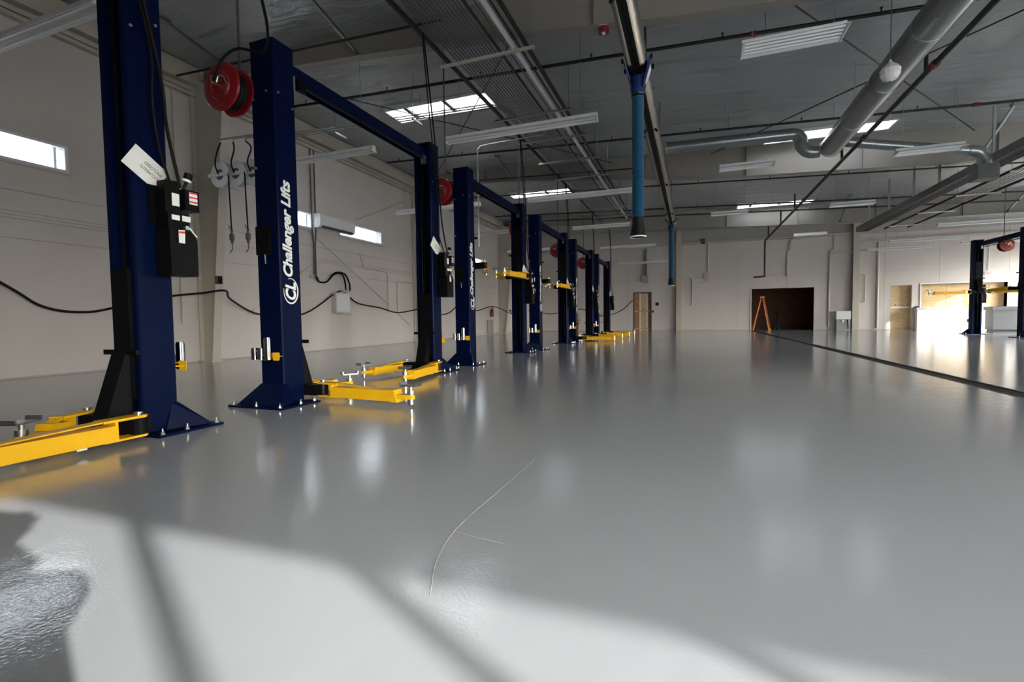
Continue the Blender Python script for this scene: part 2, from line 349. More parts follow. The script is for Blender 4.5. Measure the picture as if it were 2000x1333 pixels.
# back wall and right wall with glazed overhead doors, some added only for light
hb = [(a, b, -0.2, h) for a, b, h in DOOR_BACK]
wall_slab('wall_back', 'y', YB, YB-0.2, XL-0.2, XR+0.2, -0.1, 7.2, hb, M['wall'])
hr = [(a, b, -0.2, h) for a, b, h in DOOR_RIGHT]
wall_slab('wall_right', 'x', XR, XR+0.2, YB-0.2, YF+0.2, -0.1, 7.2, hr, M['wall'])
def glazed(n, axis, pos, a, b, h, mull):
    f = MB(); g = MB(); t = 0.05
    def bx(m, u0, u1, z0, z1, th=t):
        if axis == 'y': m.box(u0, u1, pos-th, pos, z0, z1)
        else: m.box(pos, pos+th, u0, u1, z0, z1)
    bx(f, a, b, h-0.06, h); bx(f, a, b, 0, 0.12); bx(f, a, a+0.07, 0.12, h-0.06); bx(f, b-0.07, b, 0.12, h-0.06)
    for u in mull: bx(f, u-0.045, u+0.045, 0.12, h-0.06)
    for z in (0.62, 1.24, 1.86):
        us = [a+0.07] + [x for u in mull for x in (u-0.045, u+0.045)] + [b-0.07]
        for p, q in zip(us[::2], us[1::2]): bx(f, p, q, z-0.03, z+0.03)
    d = struct(f.build('door_%d' % n, M['alu'])); bx(g, a+0.07, b-0.07, 0.12, h-0.06, 0.006); g.build('pane', M['glass'], d)
glazed(3, 'y', YB-0.08, *DOOR_BACK[0], (3.52, 4.73, 5.95, 7.15, 8.35)); glazed(4, 'y', YB-0.08, *DOOR_BACK[1], (11.6, 12.8, 14.0, 15.2, 16.4))
for i, (a, b, h) in enumerate(DOOR_RIGHT): glazed(5+i, 'x', XR+0.08, a, b, h, [a + (b-a)*k/5 for k in (1, 2, 3, 4)])

# ceiling: deck with skylight holes and sagging insulation panels
ce = MB()
for a, b, c, d in cells(XL-0.2, XR+0.2, YB-0.2, YF+0.2, SKY):
    ce.add([(a,c,zc(a)+.05),(b,c,zc(b)+.05),(b,d,zc(b)+.05),(a,d,zc(a)+.05),(a,c,zc(a)+.3),(b,c,zc(b)+.3),(b,d,zc(b)+.3),(a,d,zc(a)+.3)],
           [(0,3,2,1),(4,5,6,7),(0,1,5,4),(1,2,6,5),(2,3,7,6),(3,0,4,7)])
ceiling = struct(ce.build('ceiling', M['ceil']), 'silvery insulated metal roof over the workshop')
xs = [XL + i*(XR-XL)/16 for i in range(17)]; ys = [YB] + list(FRAMES) + [YF]
for a, b in zip(xs, xs[1:]):
    for c, d in zip(ys, ys[1:]):
        p = MB()
        for u0, u1, v0, v1 in cells(a+0.014, b-0.014, c+0.01, d-0.01, SKY):
            nu, nv = max(2, round((u1-u0)/0.45)), max(2, round((v1-v0)/0.4)); g = []
            for i in range(nu+1):
                for j in range(nv+1):
                    x, y = u0+(u1-u0)*i/nu, v0+(v1-v0)*j/nv
                    sag = 0.03*math.sin(math.pi*(x-a)/(b-a)) * (0.6+0.4*abs(math.sin(math.pi*(y-c)/1.53)))
                    g.append((x, y, zc(x)+0.045-sag))
            p.add(g, [(i*(nv+1)+j, i*(nv+1)+j+1, (i+1)*(nv+1)+j+1, (i+1)*(nv+1)+j) for i in range(nu) for j in range(nv)])
        p.build('insulation_panel', M['ceil'], ceiling, smooth=True)
# steel frames: tapered wall column and haunched rafter
PROF = [(-10.3, 6.30), (-6.0, 6.02), (-2.9, 5.76), (-0.2, 5.45), (1.0, 5.36), (7.0, 5.10), (XR, 5.05)]
def zb(x):
    for (a, za), (b, zb_) in zip(PROF, PROF[1:]):
        if a <= x <= b: return za+(zb_-za)*(x-a)/(b-a)
    return PROF[0][1]
for y in FRAMES:
    r = MB()
    for (a, za), (b, zb_) in zip(PROF, PROF[1:]):
        r.add([(a,y-.006,za),(b,y-.006,zb_),(b,y-.006,zc(b)+.06),(a,y-.006,zc(a)+.06),(a,y+.006,za),(b,y+.006,zb_),(b,y+.006,zc(b)+.06),(a,y+.006,zc(a)+.06)],
              [(0,1,2,3),(7,6,5,4),(0,4,5,1),(3,2,6,7),(1,5,6,2),(0,3,7,4)])
        r.add([(a,y-.10,za-.018),(b,y-.10,zb_-.018),(b,y+.10,zb_-.018),(a,y+.10,za-.018),(a,y-.10,za),(b,y-.10,zb_),(b,y+.10,zb_),(a,y+.10,za)],
              [(0,3,2,1),(4,5,6,7),(0,1,5,4),(1,2,6,5),(2,3,7,6),(3,0,4,7)])
    for x in (-7.4, -4.5, -1.5, 1.6, 4.7, 7.8, 10.9):            # web stiffeners
        r.box(x-.006, x+.006, y-.08, y-.006, zb(x), zc(x)+.04)
    beam = struct(r.build('roof_beam', M['beam']))
    c = MB(); xa, xb, xf = -10.30, -9.62, XL+0.02
    c.prism([(xf, 0), (xa, 0), (xb, 6.28), (xf, 6.6)], y-.006, y+.006, 'y')
    c.add([(xa,y-.1,0),(xa+.018,y-.1,0),(xa+.018,y+.1,0),(xa,y+.1,0),(xb,y-.1,6.3),(xb+.018,y-.1,6.3),(xb+.018,y+.1,6.3),(xb,y+.1,6.3)],
          [(0,3,2,1),(4,5,6,7),(0,1,5,4),(1,2,6,5),(2,3,7,6),(3,0,4,7)])
    c.box(xf, xf+.018, y-.1, y+.1, 0, 6.6).box(xf, xa+.06, y-.14, y+.14, 0, .02)
    struct(c.build('pillar', M['cream']))
# skylights: frame, bars and four panes each
SKYNAME = ['above the second lift', 'above the fourth lift', 'crossed by the big round duct', 'beside the end of the black pipe']
for (a, b, c, d), nm in zip(SKY, SKYNAME):
    t = thing('skylight', 'bright white roof skylight strip '+nm, 'skylight', ((a+b)/2, (c+d)/2, zc((a+b)/2)))
    w, h = (b-a)/2, (d-c)/2; z0 = 0.06
    MB().box(-w, w, -h, -h+.04, z0-.1, z0+.04).box(-w, w, h-.04, h, z0-.1, z0+.04).box(-w, -w+.04, -h+.04, h-.04, z0-.1, z0+.04).box(w-.04, w, -h+.04, h-.04, z0-.1, z0+.04).build('frame', M['white'], t)
    bars = [-w*0.62, 0.16*w, ]; es = [-w+.04] + [q for u in bars for q in (u-.05, u+.05)] + [w-.04]
    for u in bars: MB().box(u-.05, u+.05, -h+.04, h-.04, z0-.05, z0+.03).build('bar', M['dkgrey'], t)
    for p, q in zip(es[::2], es[1::2]): MB().box(p, q, -h+.04, h-.04, z0+.0, z0+.006).build('pane', M['acrylic'], t)
    portal((a+b)/2, (c+d)/2, zc((a+b)/2)+0.32, b-a, d-c, (0, 0, -1))
for a, b in WIN_LEFT: portal(XL-0.24, (a+b)/2, (WZ0+WZ1)/2, b-a, WZ1-WZ0, (1, 0, 0))

# doors in the far wall
d1 = struct(MB().box(-3.62, -3.56, YF-.02, YF+.3, 0, 2.52).box(-2.52, -2.46, YF-.02, YF+.3, 0, 2.52).box(-3.56, -2.52, YF-.02, YF+.3, 2.46, 2.52).build('door_1', M['dkgrey']), 'narrow doorway closed with plywood in the far wall')
for a, b, m in ((-3.56, -3.25, M['plydark']), (-3.25, -3.16, M['label']), (-3.16, -2.80, M['ply']), (-2.80, -2.70, M['label']), (-2.70, -2.52, M['plydark'])):
    MB().box(a+.004, b-.004, YF+.16, YF+.18, 0.0, 2.46).build('plywood_board' if m is not M['label'] else 'stud', m, d1)
MB().box(-3.56, -2.52, YF+.12, YF+.155, 1.24, 1.32).build('crossbar', M['wood'], d1); MB().box(-3.56, -2.52, YF+.12, YF+.155, 0.12, 0.2).build('crossbar', M['wood'], d1)
MB().box(-3.62, -2.46, YF+.30, YF+.33, 0, 2.52).build('light_block_board', M['plydark'], d1)  # added behind the boards to block sky light at the gaps
d2 = struct(MB().box(10.33, 10.36, YF-.0, YF+.3, 0, 2.48).box(11.30, 11.33, YF-.0, YF+.3, 0, 2.48).box(10.36, 11.30, YF, YF+.3, 2.45, 2.48).build('door_2', M['cream']), 'doorway closed with pale plywood beside the bright counter')
for z0, z1 in ((0.0, 1.18), (1.30, 2.45)): MB().box(10.36, 11.30, YF+.24, YF+.26, z0, z1).build('plywood_board', M['ply'], d2)
MB().box(10.33, 11.33, YF+.30, YF+.33, 0, 2.48).build('light_block_board', M['plydark'], d2)  # added sheet, keeps sky light from leaking into the doorway
MB().box(10.36, 11.30, YF+.20, YF+.26, 1.19, 1.29).build('crossbar', M['white'], d2)
# dark room behind the big opening
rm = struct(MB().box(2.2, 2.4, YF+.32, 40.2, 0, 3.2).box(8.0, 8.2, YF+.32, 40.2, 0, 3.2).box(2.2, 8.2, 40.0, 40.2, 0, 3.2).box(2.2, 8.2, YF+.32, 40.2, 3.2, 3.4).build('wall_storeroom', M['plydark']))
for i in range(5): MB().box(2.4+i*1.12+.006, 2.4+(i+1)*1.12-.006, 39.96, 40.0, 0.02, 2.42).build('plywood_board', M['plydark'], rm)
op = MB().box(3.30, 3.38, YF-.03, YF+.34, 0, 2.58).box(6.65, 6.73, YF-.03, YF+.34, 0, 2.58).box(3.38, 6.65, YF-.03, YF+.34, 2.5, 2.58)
op.build('trim_3', M['wall'])['kind'] = 'structure'
# counter opening: half wall, plywood boards behind
co = struct(MB().box(11.66, 11.72, YF-.03, YF+.34, 1.2, 2.54).box(15.35, 15.41, YF-.03, YF+.34, 1.2, 2.54).box(11.72, 15.35, YF-.03, YF+.34, 2.48, 2.54).build('trim_4', M['white']))
for i in range(3): MB().box(11.72+i*1.21, 11.72+(i+1)*1.21-.012, YF+.26, YF+.28, 1.2, 2.48).build('plywood_board', M['ply'], co)
MB().box(11.66, 15.41, YF+.30, YF+.34, 1.1, 2.54).build('light_block_board', M['plydark'], co)  # added unseen sheet closing the counter opening against sky light
c = thing('service_counter', 'long white counter front glaring in the sun under the plywood opening', 'counter', (13.6, YF-.35, 0))
MB().box(-2.15, 1.7, 0, .3, 0, 1.14).build('front_panel', M['counter'], c); MB().box(-2.2, 1.75, -.06, .32, 1.14, 1.2).build('top', M['counter'], c)
c = thing('counter', 'grey counter cabinet with a band along its top, behind the raised lift', 'counter', (14.2, 30.0, 0))
MB().box(-.55, .55, 0, .7, .06, 1.0).build('cabinet', M['grey'], c); MB().box(-.6, .6, -.05, .75, 1.0, 1.18).build('top', M['grey'], c); MB().box(-.5, .5, .05, .65, 0, .06).build('plinth', M['dkgrey'], c)

# trench drain
t = thing('trench_drain', 'dark trench drain running across the grey floor to the far wall', 'drain', (0, 0, 0))
MB().box(TR[0], TR[0]+.04, -1, 32, -.1, .002).box(TR[1]-.04, TR[1], -1, 32, -.1, .002).build('frame', M['dkgrey'], t)
g = MB(); y = -0.99
while y < 31.97: g.box(TR[0]+.04, TR[1]-.04, y, y+.045, -.03, -.004); y += .075
g.build('grate', M['black'], t)['kind'] = 'stuff'
# ================================================================== LIFTS
LIFT_W = 3.51
def column_mesh(s):
    def f(b):
        c = .012; p = [(-.16+c, 0), (.16-c, 0), (.16, c), (.16, .286-c), (.16-c, .286), (.105, .286), (.105, .272), (.145, .272), (.145, .015), (-.145, .015), (-.145, .272), (-.105, .272), (-.105, .286), (-.16+c, .286), (-.16, .286-c), (-.16, c)]
        b.prism([(x, y*s) for x, y in p], .02, 3.85)
        b.box(-.16, .16, min(0, .286*s), max(0, .286*s), 3.85, 3.87)
    return f
def skirt_mesh(s):
    def f(b):
        z = .02
        b.box(-.37, .37, min(-.25*s, .30*s), max(-.25*s, .30*s), .0, z)
        T = [(-.161, -.001*s, .23), (.161, -.001*s, .23), (.161, .05*s, .23), (-.161, .05*s, .23)]
        B_ = [(-.31, -.19*s, z), (.31, -.19*s, z), (.185, .12*s, z), (-.185, .12*s, z)]
        b.add(B_+T, [(0, 1, 5, 4), (1, 2, 6, 5), (3, 0, 4, 7), (2, 3, 7, 6), (4, 5, 6, 7)])
    return f
def carriage_mesh(s):
    def f(b):
        def B(x0, x1, y0, y1, z0, z1): b.box(x0, x1, min(y0*s, y1*s), max(y0*s, y1*s), z0, z1)
        B(-.095, .095, .04, .31, .30, 1.34)
        p = [(.31, .68), (.31, .10), (.52, .10), (.345, .66)]      # gusset that leans out at the foot
        b.prism([(y*s, z) for y, z in p], -.085, .085, 'x')
        B(-.20, .20, .31, .335, .655, .695)
        B(-.30, .30, .31, .46, .065, .185)
        for x in (-.31, .31): b.cyl((x, .41*s, .065), (x, .41*s, .185), .06, 14)
    return f
def bolt_mesh(b):
    b.cyl((0, 0, .0), (0, 0, .006), .020, 10).cyl((0, 0, .006), (0, 0, .022), .013, 6).cyl((0, 0, .022), (0, 0, .046), .007, 8)
def arm_mesh(L):
    def f(b):
        # clevis plates, open box, swept strap, tapered nose; runs along +x, z 0.06..0.17
        for z0, z1 in ((.190, .208), (.046, .062)):
            b.prism([(-.045, -.035), (-.02, -.058), (.10, -.062), (.26, -.06), (.26, .06), (.10, .062), (-.02, .058), (-.045, .035)], z0, z1)
        e = L-.22
        b.box(.17, .19, -.062, .062, .062, .19)
        b.box(.19, e, -.062, -.050, .05, .165).box(.19, e, .050, .062, .05, .165).box(.19, e, -.050, .050, .153, .165).box(.19, e, -.050, .050, .05, .062)
        b.add([(.24,-.045,.206),(L*.62,-.045,.166),(L*.62,.045,.166),(.24,.045,.206),(.24,-.045,.194),(L*.62,-.045,.160),(L*.62,.045,.160),(.24,.045,.194)],
              [(0,1,2,3),(7,6,5,4),(0,4,5,1),(1,5,6,2),(2,6,7,3),(3,7,4,0)])
        b.add([(e,-.068,.045),(e,.068,.045),(e,.068,.172),(e,-.068,.172),(e+.09,-.068,.045),(e+.09,.068,.045),(e+.05,.068,.172),(e+.05,-.068,.172)],
              [(0,3,2,1),(4,5,6,7),(0,1,5,4),(1,2,6,5),(2,3,7,6),(3,0,4,7)])
        b.prism([(e+.07, -.05), (e+.17, -.045), (L+.03, -.03), (L+.05, 0), (L+.03, .03), (e+.17, .045), (e+.07, .05)], .08, .125)
    return f
def pad_mesh(b):
    b.cyl((0, 0, .035), (0, 0, .15), .030, 12).cyl((0, 0, .14), (0, 0, .18), .038, 12).cyl((0, 0, .18), (0, 0, .225), .018, 10)
    b.box(-.085, .085, -.06, .06, .225, .237)
    for x in (-.085, .085): b.prism([(x-.006, .225), (x+.006, .225), (x+.012*(1 if x > 0 else -1)+.006, .265), (x+.012*(1 if x > 0 else -1)-.006, .265)], -.06, .06, 'y')
def pin_mesh(b): b.cyl((0, 0, .036), (0, 0, .222), .022, 12).cyl((0, 0, .222), (0, 0, .232), .032, 12)

def lettering(parent):
    if 'let' not in CACHE:
        x = .1605
        CACHE['let'] = [fit_text('CL', .19, .145, M['label'], (0, 0, 1), (0, -1, 0), (x, .205, 1.14), shear=.25, bold=.03, ext=.004),
                        fit_text('Challenger Lifts', 1.03, .165, M['label'], (0, 0, 1), (0, -1, 0), (x, .205, 1.39), shear=.25, bold=.03, ext=.004, spacing=.97)]
        b = MB(); n = 40; vs = []                                  # oval swoosh round the two initials
        for i in range(n+1):
            t = R(-60) + R(300)*i/n; w = .003+.006*math.sin(math.pi*i/n)
            for k in (-w, w): vs.append((x+.002, .135-(.098+k)*math.sin(t+R(140)), 1.235+(.135+k)*math.cos(t+R(140))))
        b.add(vs, [(2*i, 2*i+1, 2*i+3, 2*i+2) for i in range(n)]); CACHE['let'].append(b.mesh('logo', M['label']))
    link('logo_lettering', CACHE['let'][0], parent); link('lettering', CACHE['let'][1], parent); link('logo_swoosh', CACHE['let'][2], parent)

def power_unit(root, yo, zo=0.0):
    # hangs on the +x side of the post, near its outer edge; yo = its centre along y
    T = (0.16, yo, zo)
    u = part('power_unit', 'u', lambda b: b.box(.0, .02, -.14, -.09, 1.72, 2.02).box(.0, .02, -.09, .09, 1.60, 2.02).bbox(.03, .19, -.10, .08, 1.645, 1.80, .02).bbox(.02, .18, -.10, .02, 1.80, 2.05, .035), M['black'], root, T, smooth=True)
    part('tank', 't', lambda b: b.prism([(-.105, 1.29), (.115, 1.29), (.12, 1.31), (.12, 1.59), (.085, 1.655), (-.10, 1.655), (-.11, 1.64)], .025, .195, 'x'), M['blackp'], u)
    part('control_box', 'c', lambda b: b.box(.04, .20, .025, .145, 1.83, 2.0), M['black'], u)
    part('pressure_cap', 'k', lambda b: b.cyl((.11, .07, 2.0), (.13, .095, 2.085), .012, 10).cyl((.13, .095, 2.085), (.14, .11, 2.15), .032, 16), M['blackp'], u, smooth=True)
    part('cap_ring', 'r', lambda b: b.cyl((.1285, .0931, 2.08), (.1315, .0976, 2.098), .034, 16), M['label'], u, smooth=True)
    part('rating_label', 'a', lambda b: b.box(.2005, .202, .06, .13, 1.885, 1.985), M['label'], u)
    for z in (1.905, 1.942, 1.978): part('label_stripe', z, lambda b: b.box(.2022, .2028, .06, .13, z-.006, z+.006), M['labelred'], u)
    part('rating_label', 'b', lambda b: b.box(.1805, .182, -.07, -.01, 1.85, 1.95), M['label'], u)
    part('rating_label', 'd', lambda b: b.box(.1905, .192, -.085, -.02, 1.735, 1.775), M['label'], u)
    part('rating_label', 'e', lambda b: b.box(.1905, .192, .0, .07, 1.735, 1.78), M['label'], u)
    part('valve', 'v', lambda b: b.cyl((.18, .02, 1.68), (.222, .02, 1.68), .018, 10).cyl((.18, .06, 1.67), (.21, .06, 1.67), .012, 8).beam((.215, .03, 1.69), (.235, .09, 1.61), .007, .010), M['zinc'], u)
    part('warning_tag', 'w', lambda b: b.add([(.205,-.045,1.655),(.208,.005,1.66),(.215,-.003,1.55),(.212,-.05,1.55),(.208,-.045,1.655),(.211,.005,1.66),(.218,-.003,1.55),(.215,-.05,1.55)], [(0,1,2,3),(7,6,5,4),(0,4,5,1),(1,5,6,2),(2,6,7,3),(3,7,4,0)]), M['label'], u)
    part('tag_stripe', 's', lambda b: b.add([(.2105,-.045,1.645),(.2135,.004,1.648),(.2145,.004,1.632),(.2115,-.046,1.630)], [(0,1,2,3)]), M['labelred'], u)
    return u

RACKS = []
def make_lift(x, y, label, arms_f, arms_b, rise=0.0, name='car_lift', letters=True, yscale=1.0, envelope=None, racks=True, lw=LIFT_W, where=''):
    """x, y = centre of the front post's outer face; arms = ((pivot side, aim angle, length), ...)"""
    root = thing(name, label, 'car lift', (x, y, 0), group='blue two-post car lifts')
    for s, yo, arms in ((1, 0.0, arms_f), (-1, lw, arms_b)):
        c = part('post', ('p', s), column_mesh(s), M['blue'], root, (0, yo, 0))
        part('base_plate', ('bp', s), skirt_mesh(s), M['blue'], c)
        for bx, by in ((-.32, -.22), (.0, -.22), (.32, -.22), (.33, .05), (.33, .25), (-.33, .05), (-.33, .25)):
            part('anchor_bolt', 'ab', bolt_mesh, M['zinc'], c, (bx, by*s, .02))
        for bx, z in ((-.12, 3.27), (.06, 3.33), (-.12, 2.55)): part('bolt_head', ('bh', s), lambda b: b.cyl((0, 0, 0), (0, -.012*s, 0), .014, 8), M['zinc'], c, (bx, 0, z))
        for by, z in ((.05, 3.32), (.24, 3.22)): part('bolt_head', 'bhx', lambda b: b.cyl((0, 0, 0), (.012, 0, 0), .012, 8), M['zinc'], c, (.16, by*s, z))
        part('safety_cover', ('sc', s), lambda b: b.box(-.13, .05, min(-.035*s, 0), max(-.035*s, 0), 1.62, 1.92), M['black'], c)
        part('release_lever', ('rl', s), lambda b: b.cyl((.0, -.04*s, 1.62), (.015, -.05*s, 1.52), .006, 6), M['zinc'], c)
        k = part('carriage', ('ca', s), carriage_mesh(s), M['black'], root, (0, yo, rise))
        part('cylinder', ('cy', s, rise), lambda b: b.cyl((.045, .2*s, .3), (.045, .2*s, 2.9), .035, 12).cyl((-.06, .24*s, .02), (-.06, .24*s, 3.8), .006, 6), M['black'], root, (0, yo, 0), smooth=True)
        part('lifting_chain', ('lc', s), lambda b: b.box(-.012, .012, .262*s-.002, .262*s+.002, .02 if rise else 1.3, 1.0+rise if rise else 3.7), M['zinc'] if rise else M['black'], root, (.0, yo, 0))
        for side, ang, L in arms:
            a = part('swing_arm', L, arm_mesh(L), M['yellow'], root, (.31*side, yo+.41*s, rise), (0, 0, R(ang)))
            part('pivot_pin', 'pin', pin_mesh, M['zinc'], a, smooth=True)
            part('pad', 'pad', pad_mesh, M['zinc'], a, (L, 0, -.01), smooth=True)
            part('arm_foot', 'ft', lambda b: b.box(.36, .42, -.05, .05, .035, .05), M['zinc'], a)
        # rack with chrome extension adapters on the post's outer face
        if racks:
            rk = part('adapter_rack', ('rk', s), lambda b: [b.box(-.17, .10, min(-.075*s, -.06*s), max(-.075*s, -.06*s), .555, .563),
                      b.prism([(-.065, .49), (.0, .49), (.01, .505), (.01, .56), (-.075, .56), (-.075, .505)], min(-.075*s, -.069*s), max(-.075*s, -.069*s), 'y'),
                      b.prism([(.10, .49), (.17, .49), (.18, .505), (.18, .575), (.09, .575), (.09, .505)], min(-.075*s, -.069*s), max(-.075*s, -.069*s), 'y'),
                      b.box(-.155, .155, min(-.075*s, 0), max(-.075*s, 0), .530, .536)], M['yellow'], c)
            RACKS.append((x, y+yo, s, where, 'front' if s > 0 else 'rear'))
    if letters: lettering(root)
    b = part('overhead_beam', ('ob', lw), lambda b: b.box(-.08, .08, .27, lw-.27, 3.74, 3.755).box(-.08, -.068, .27, lw-.27, 3.60, 3.74).box(.068, .08, .27, lw-.27, 3.60, 3.74).box(-.05, .05, .2, .30, 3.55, 3.74).box(-.05, .05, lw-.30, lw-.2, 3.55, 3.74), M['blue'], root)
    part('shutoff_bar', ('sb', lw), lambda b: b.cyl((.11, .5, 3.56), (.11, lw-.45, 3.56), .016, 8).box(.07, .12, .4, .5, 3.50, 3.62), M['black'], root)
    for yy in (.29, lw-.37): part('pulley_bracket', 'pb', lambda b: b.box(.03, .09, 0, .08, 3.50, 3.64), M['zinc'], b, (0, yy, 0))
    power_unit(root, lw-.03)
    return root

XC = -4.2627                                                    # centre line of the row
Y2, DY = 3.965, 4.6524
A_LAB = ['blue two-post lift beside the photographer, its yellow arm running out of the picture',
         'blue two-post lift with big readable white lettering, yellow arms lowered on the floor',
         'blue two-post lift second behind the big lettered post, yellow arms raised overhead height',
         'blue two-post lift with raised yellow arms in the middle of the row',
         'blue two-post lift second from the row\'s far end, arms down',
         'blue two-post lift at the far end of the row, arms down']
LOW_F = ((1, -4, 1.22), (-1, 55, .80)); LOW_B = ((1, -83, 1.25), (-1, -100, .95))
lifts = []
WH = ['sunlit corner lift', 'big lettered lift', 'second lettered lift', 'middle lift', 'fifth lift', 'last lift']
for i in range(6):
    if i == 0: arms = (LOW_F, ((1, -91, 1.75), (-1, -70, .52)))
    elif i == 1: arms = (LOW_F, LOW_B)
    elif i in (2, 3): arms = (((1, 112, 1.0), (-1, 100, .9)), ((1, -95, 1.3), (-1, -80, 1.0)))
    else: arms = (((1, 4, 1.2), (-1, 70, .9)), ((1, -12, 1.2), (-1, -100, 1.0)))
    lifts.append(make_lift(XC, Y2+DY*(i-1), A_LAB[i], arms[0], arms[1], rise=1.86 if i in (2, 3) else 0, letters=i > 0, where=WH[i]))
make_lift(10.98, 22.05, 'blue two-post lift standing alone by the bright counter, arms raised', ((1, 80, 1.1), (-1, 100, 1.1)), ((1, -30, 1.2), (-1, 182, 1.35)), rise=1.62, where='lone lift')

# chrome adapters in the racks
def adapter(h): return lambda b: b.cyl((0, 0, 0), (0, 0, h), .036, 20).cyl((0, 0, h), (0, 0, h+.012), .030, 20)
for x, y, s, wh, fr in RACKS:
    yy = y - .108*s
    for k, (dx, h, z) in enumerate(((-.125, .115, .5), (-.035, .115, .5), (.06, .225, .5))):
        nm = 'lift_adapter'
        o = part(nm, h, adapter(h), M['chrome'], None, (x+dx, yy, z), smooth=True)
        w = ('short chrome adapter at the rack end', 'short chrome adapter next to the tall one', 'tall chrome adapter')[k]
        tag(o, '%s, %s post of the %s' % (w, fr, wh), 'adapter', 'chrome adapters in the lift racks')

# document cards tucked behind the pumps
for i in range(6):
    y = Y2+DY*(i-1)+LIFT_W-.15
    e = thing('document_envelope', 'white printed document card tucked behind the pump of the '+WH[i], 'document', (XC+.1685, y-.02, 2.14), (R(-34), 0, 0), group='document cards on the lift pumps')
    part('card', 'card', lambda b: b.box(0, .004, -.16, .14, -.10, .10), M['label'], e)
    if 'docs' not in CACHE:
        CACHE['docs'] = (fit_text('DOCUMENTS', .17, .028, M['blackp'], (0, -1, 0), (0, 0, -1), (.0045, .12, .0)), fit_text('ENCLOSED', .15, .028, M['blackp'], (0, -1, 0), (0, 0, -1), (.0045, .11, .045)))
    link('lettering', CACHE['docs'][0], e); link('lettering', CACHE['docs'][1], e)
# ================================================================== OVERHEAD
# reels between the lifts
def hose_reel(x, y, z, label, ang=0):
    t = thing('hose_reel', label, 'hose reel', (x, y, z), (0, 0, R(ang)), group='red hose reels hung between the lifts')
    for s, nm in ((-1, 'f'), (1, 'b')):
        part('flange', nm, lambda b: b.lathe([(0, -.012), (.10, -.012), (.115, -.03), (.135, -.03), (.15, -.012), (.225, -.012), (.245, .0), (.25, .02), (.243, .025), (.225, .004), (0, .002)], (0, s*.10, 0), (0, -s, 0), 36), M['red'], t, smooth=True)
    part('drum', 'd', lambda b: b.cyl((0, -.10, 0), (0, .10, 0), .10, 24), M['red'], t, smooth=True)
    part('wound_hose', 'h', lambda b: [b.lathe([(.105, -.02), (.17, -.02), (.19, 0), (.17, .02), (.105, .02)], (0, yy, 0), (0, 1, 0), 28) for yy in (-.065, -.02, .025, .07)], M['rubber'], t, smooth=True)
    part('hub_fitting', 'u', lambda b: b.cyl((0, -.11, 0), (0, -.17, 0), .022, 12).cyl((0, -.155, 0), (-.05, -.155, .03), .014, 8).cyl((-.05, -.155, .03), (-.06, -.155, .09), .012, 8).beam((.03, -.125, .06), (.12, -.125, -.06), .01, .014), M['brass'], t, smooth=True)
    part('swivel_arm', 'w', lambda b: b.tube(smooth_path([(0, -.15, 0), (.03, -.15, .07), (.08, -.13, .07), (.12, -.125, -.02)]), .010, 8), M['zinc'], t, smooth=True)
    part('hanger', 'g%.2f' % z, lambda b: b.box(-.012, .012, .135, .15, .25, zc(x)-z+.0).box(-.03, .03, .135, .15, -.05, .27).box(-.03, .03, -.02, .15, .255, .27).cyl((0, .12, 0), (0, .15, 0), .03, 12), M['dkgrey'], t)
    return t
REELS = [(3.87, 3.37, 'red hose reel between the sunlit corner lift and the big lettered lift'), (8.55, 3.42, 'red hose reel between the first two lettered lifts'),
         (12.95, 3.42, 'red hose reel between the third and fourth lifts, mostly hidden by posts'), (17.15, 3.36, 'red hose reel peeking out behind the middle lift'), (21.6, 3.36, 'red hose reel between the last two lifts of the row')]
for y, z, lab in REELS: hose_reel(-4.62, y, z, lab)
hose_reel(11.65, 24.9, 3.55, 'red hose reel on the lone lift by the bright counter')
tag(MB().tube(smooth_path([(-3.55, 3.1, 4.6), (-3.55, 3.25, 4.0), (-3.80, 3.62, 3.72), (-4.05, 3.8, 3.62), (-4.3, 3.72, 3.66), (-4.5, 3.7, 3.58), (-4.62, 3.7, 3.40)]), .014, 8).build('supply_hose', M['rubber'], smooth=True), 'black hose looping over the big lettered post to the red reel', 'hose')
# oil reels with nozzles near the wall column
t = thing('oil_reel_bank', 'bank of white oil hose reels with hanging nozzles by the tapered column', 'oil reels', (-8.8, 7.15, 3.84))
for k in range(3):
    o = .36*k
    r = part('oil_reel', 'r', lambda b: [b.lathe([(.10, -.01), (.25, -.01), (.255, 0), (.25, .012), (.10, .012), (.10, -.01)], (0, yy, 0), (0, 1, 0), 32) for yy in (-.06, .06)], M['white'], t, (.0+o, .06*k, 0), smooth=True)
    part('reel_hub', 'h', lambda b: b.cyl((0, -.07, 0), (0, .07, 0), .11, 20), M['dkgrey'], r, smooth=True)
    part('reel_arm', 'a', lambda b: b.box(-.30, .28, -.095, -.07, -.035, .035), M['white'], r)
    part('feed_hose', 'f%d' % k, lambda b: b.tube(smooth_path([(0, -.1, 0), (-.05, -.12, .2), (.0+.02*k, -.1, .45), (.10-.10*k, -.1, .60)]), .014, 8), M['rubber'], r, smooth=True)
    if k < 2: part('drop_hose', 'd', lambda b: b.tube([(.26, -.09, 0), (.27, -.09, -.5), (.29, -.09, -1.12)], .013, 8), M['rubber'], r, smooth=True)
    if k < 2: part('nozzle', 'n', lambda b: b.cyl((.29, -.09, -1.10), (.29, -.09, -1.22), .022, 8).cyl((.29, -.09, -1.20), (.29, -.09, -1.32), .045, 12).cyl((.29, -.09, -1.32), (.29, -.09, -1.38), .025, 8).tube([(.29, -.09, -1.38), (.29, -.09, -1.50), (.22, -.09, -1.56)], .009, 6).beam((.27, -.09, -1.12), (.22, -.09, -1.02), .01, .015), M['dkgrey'], r)
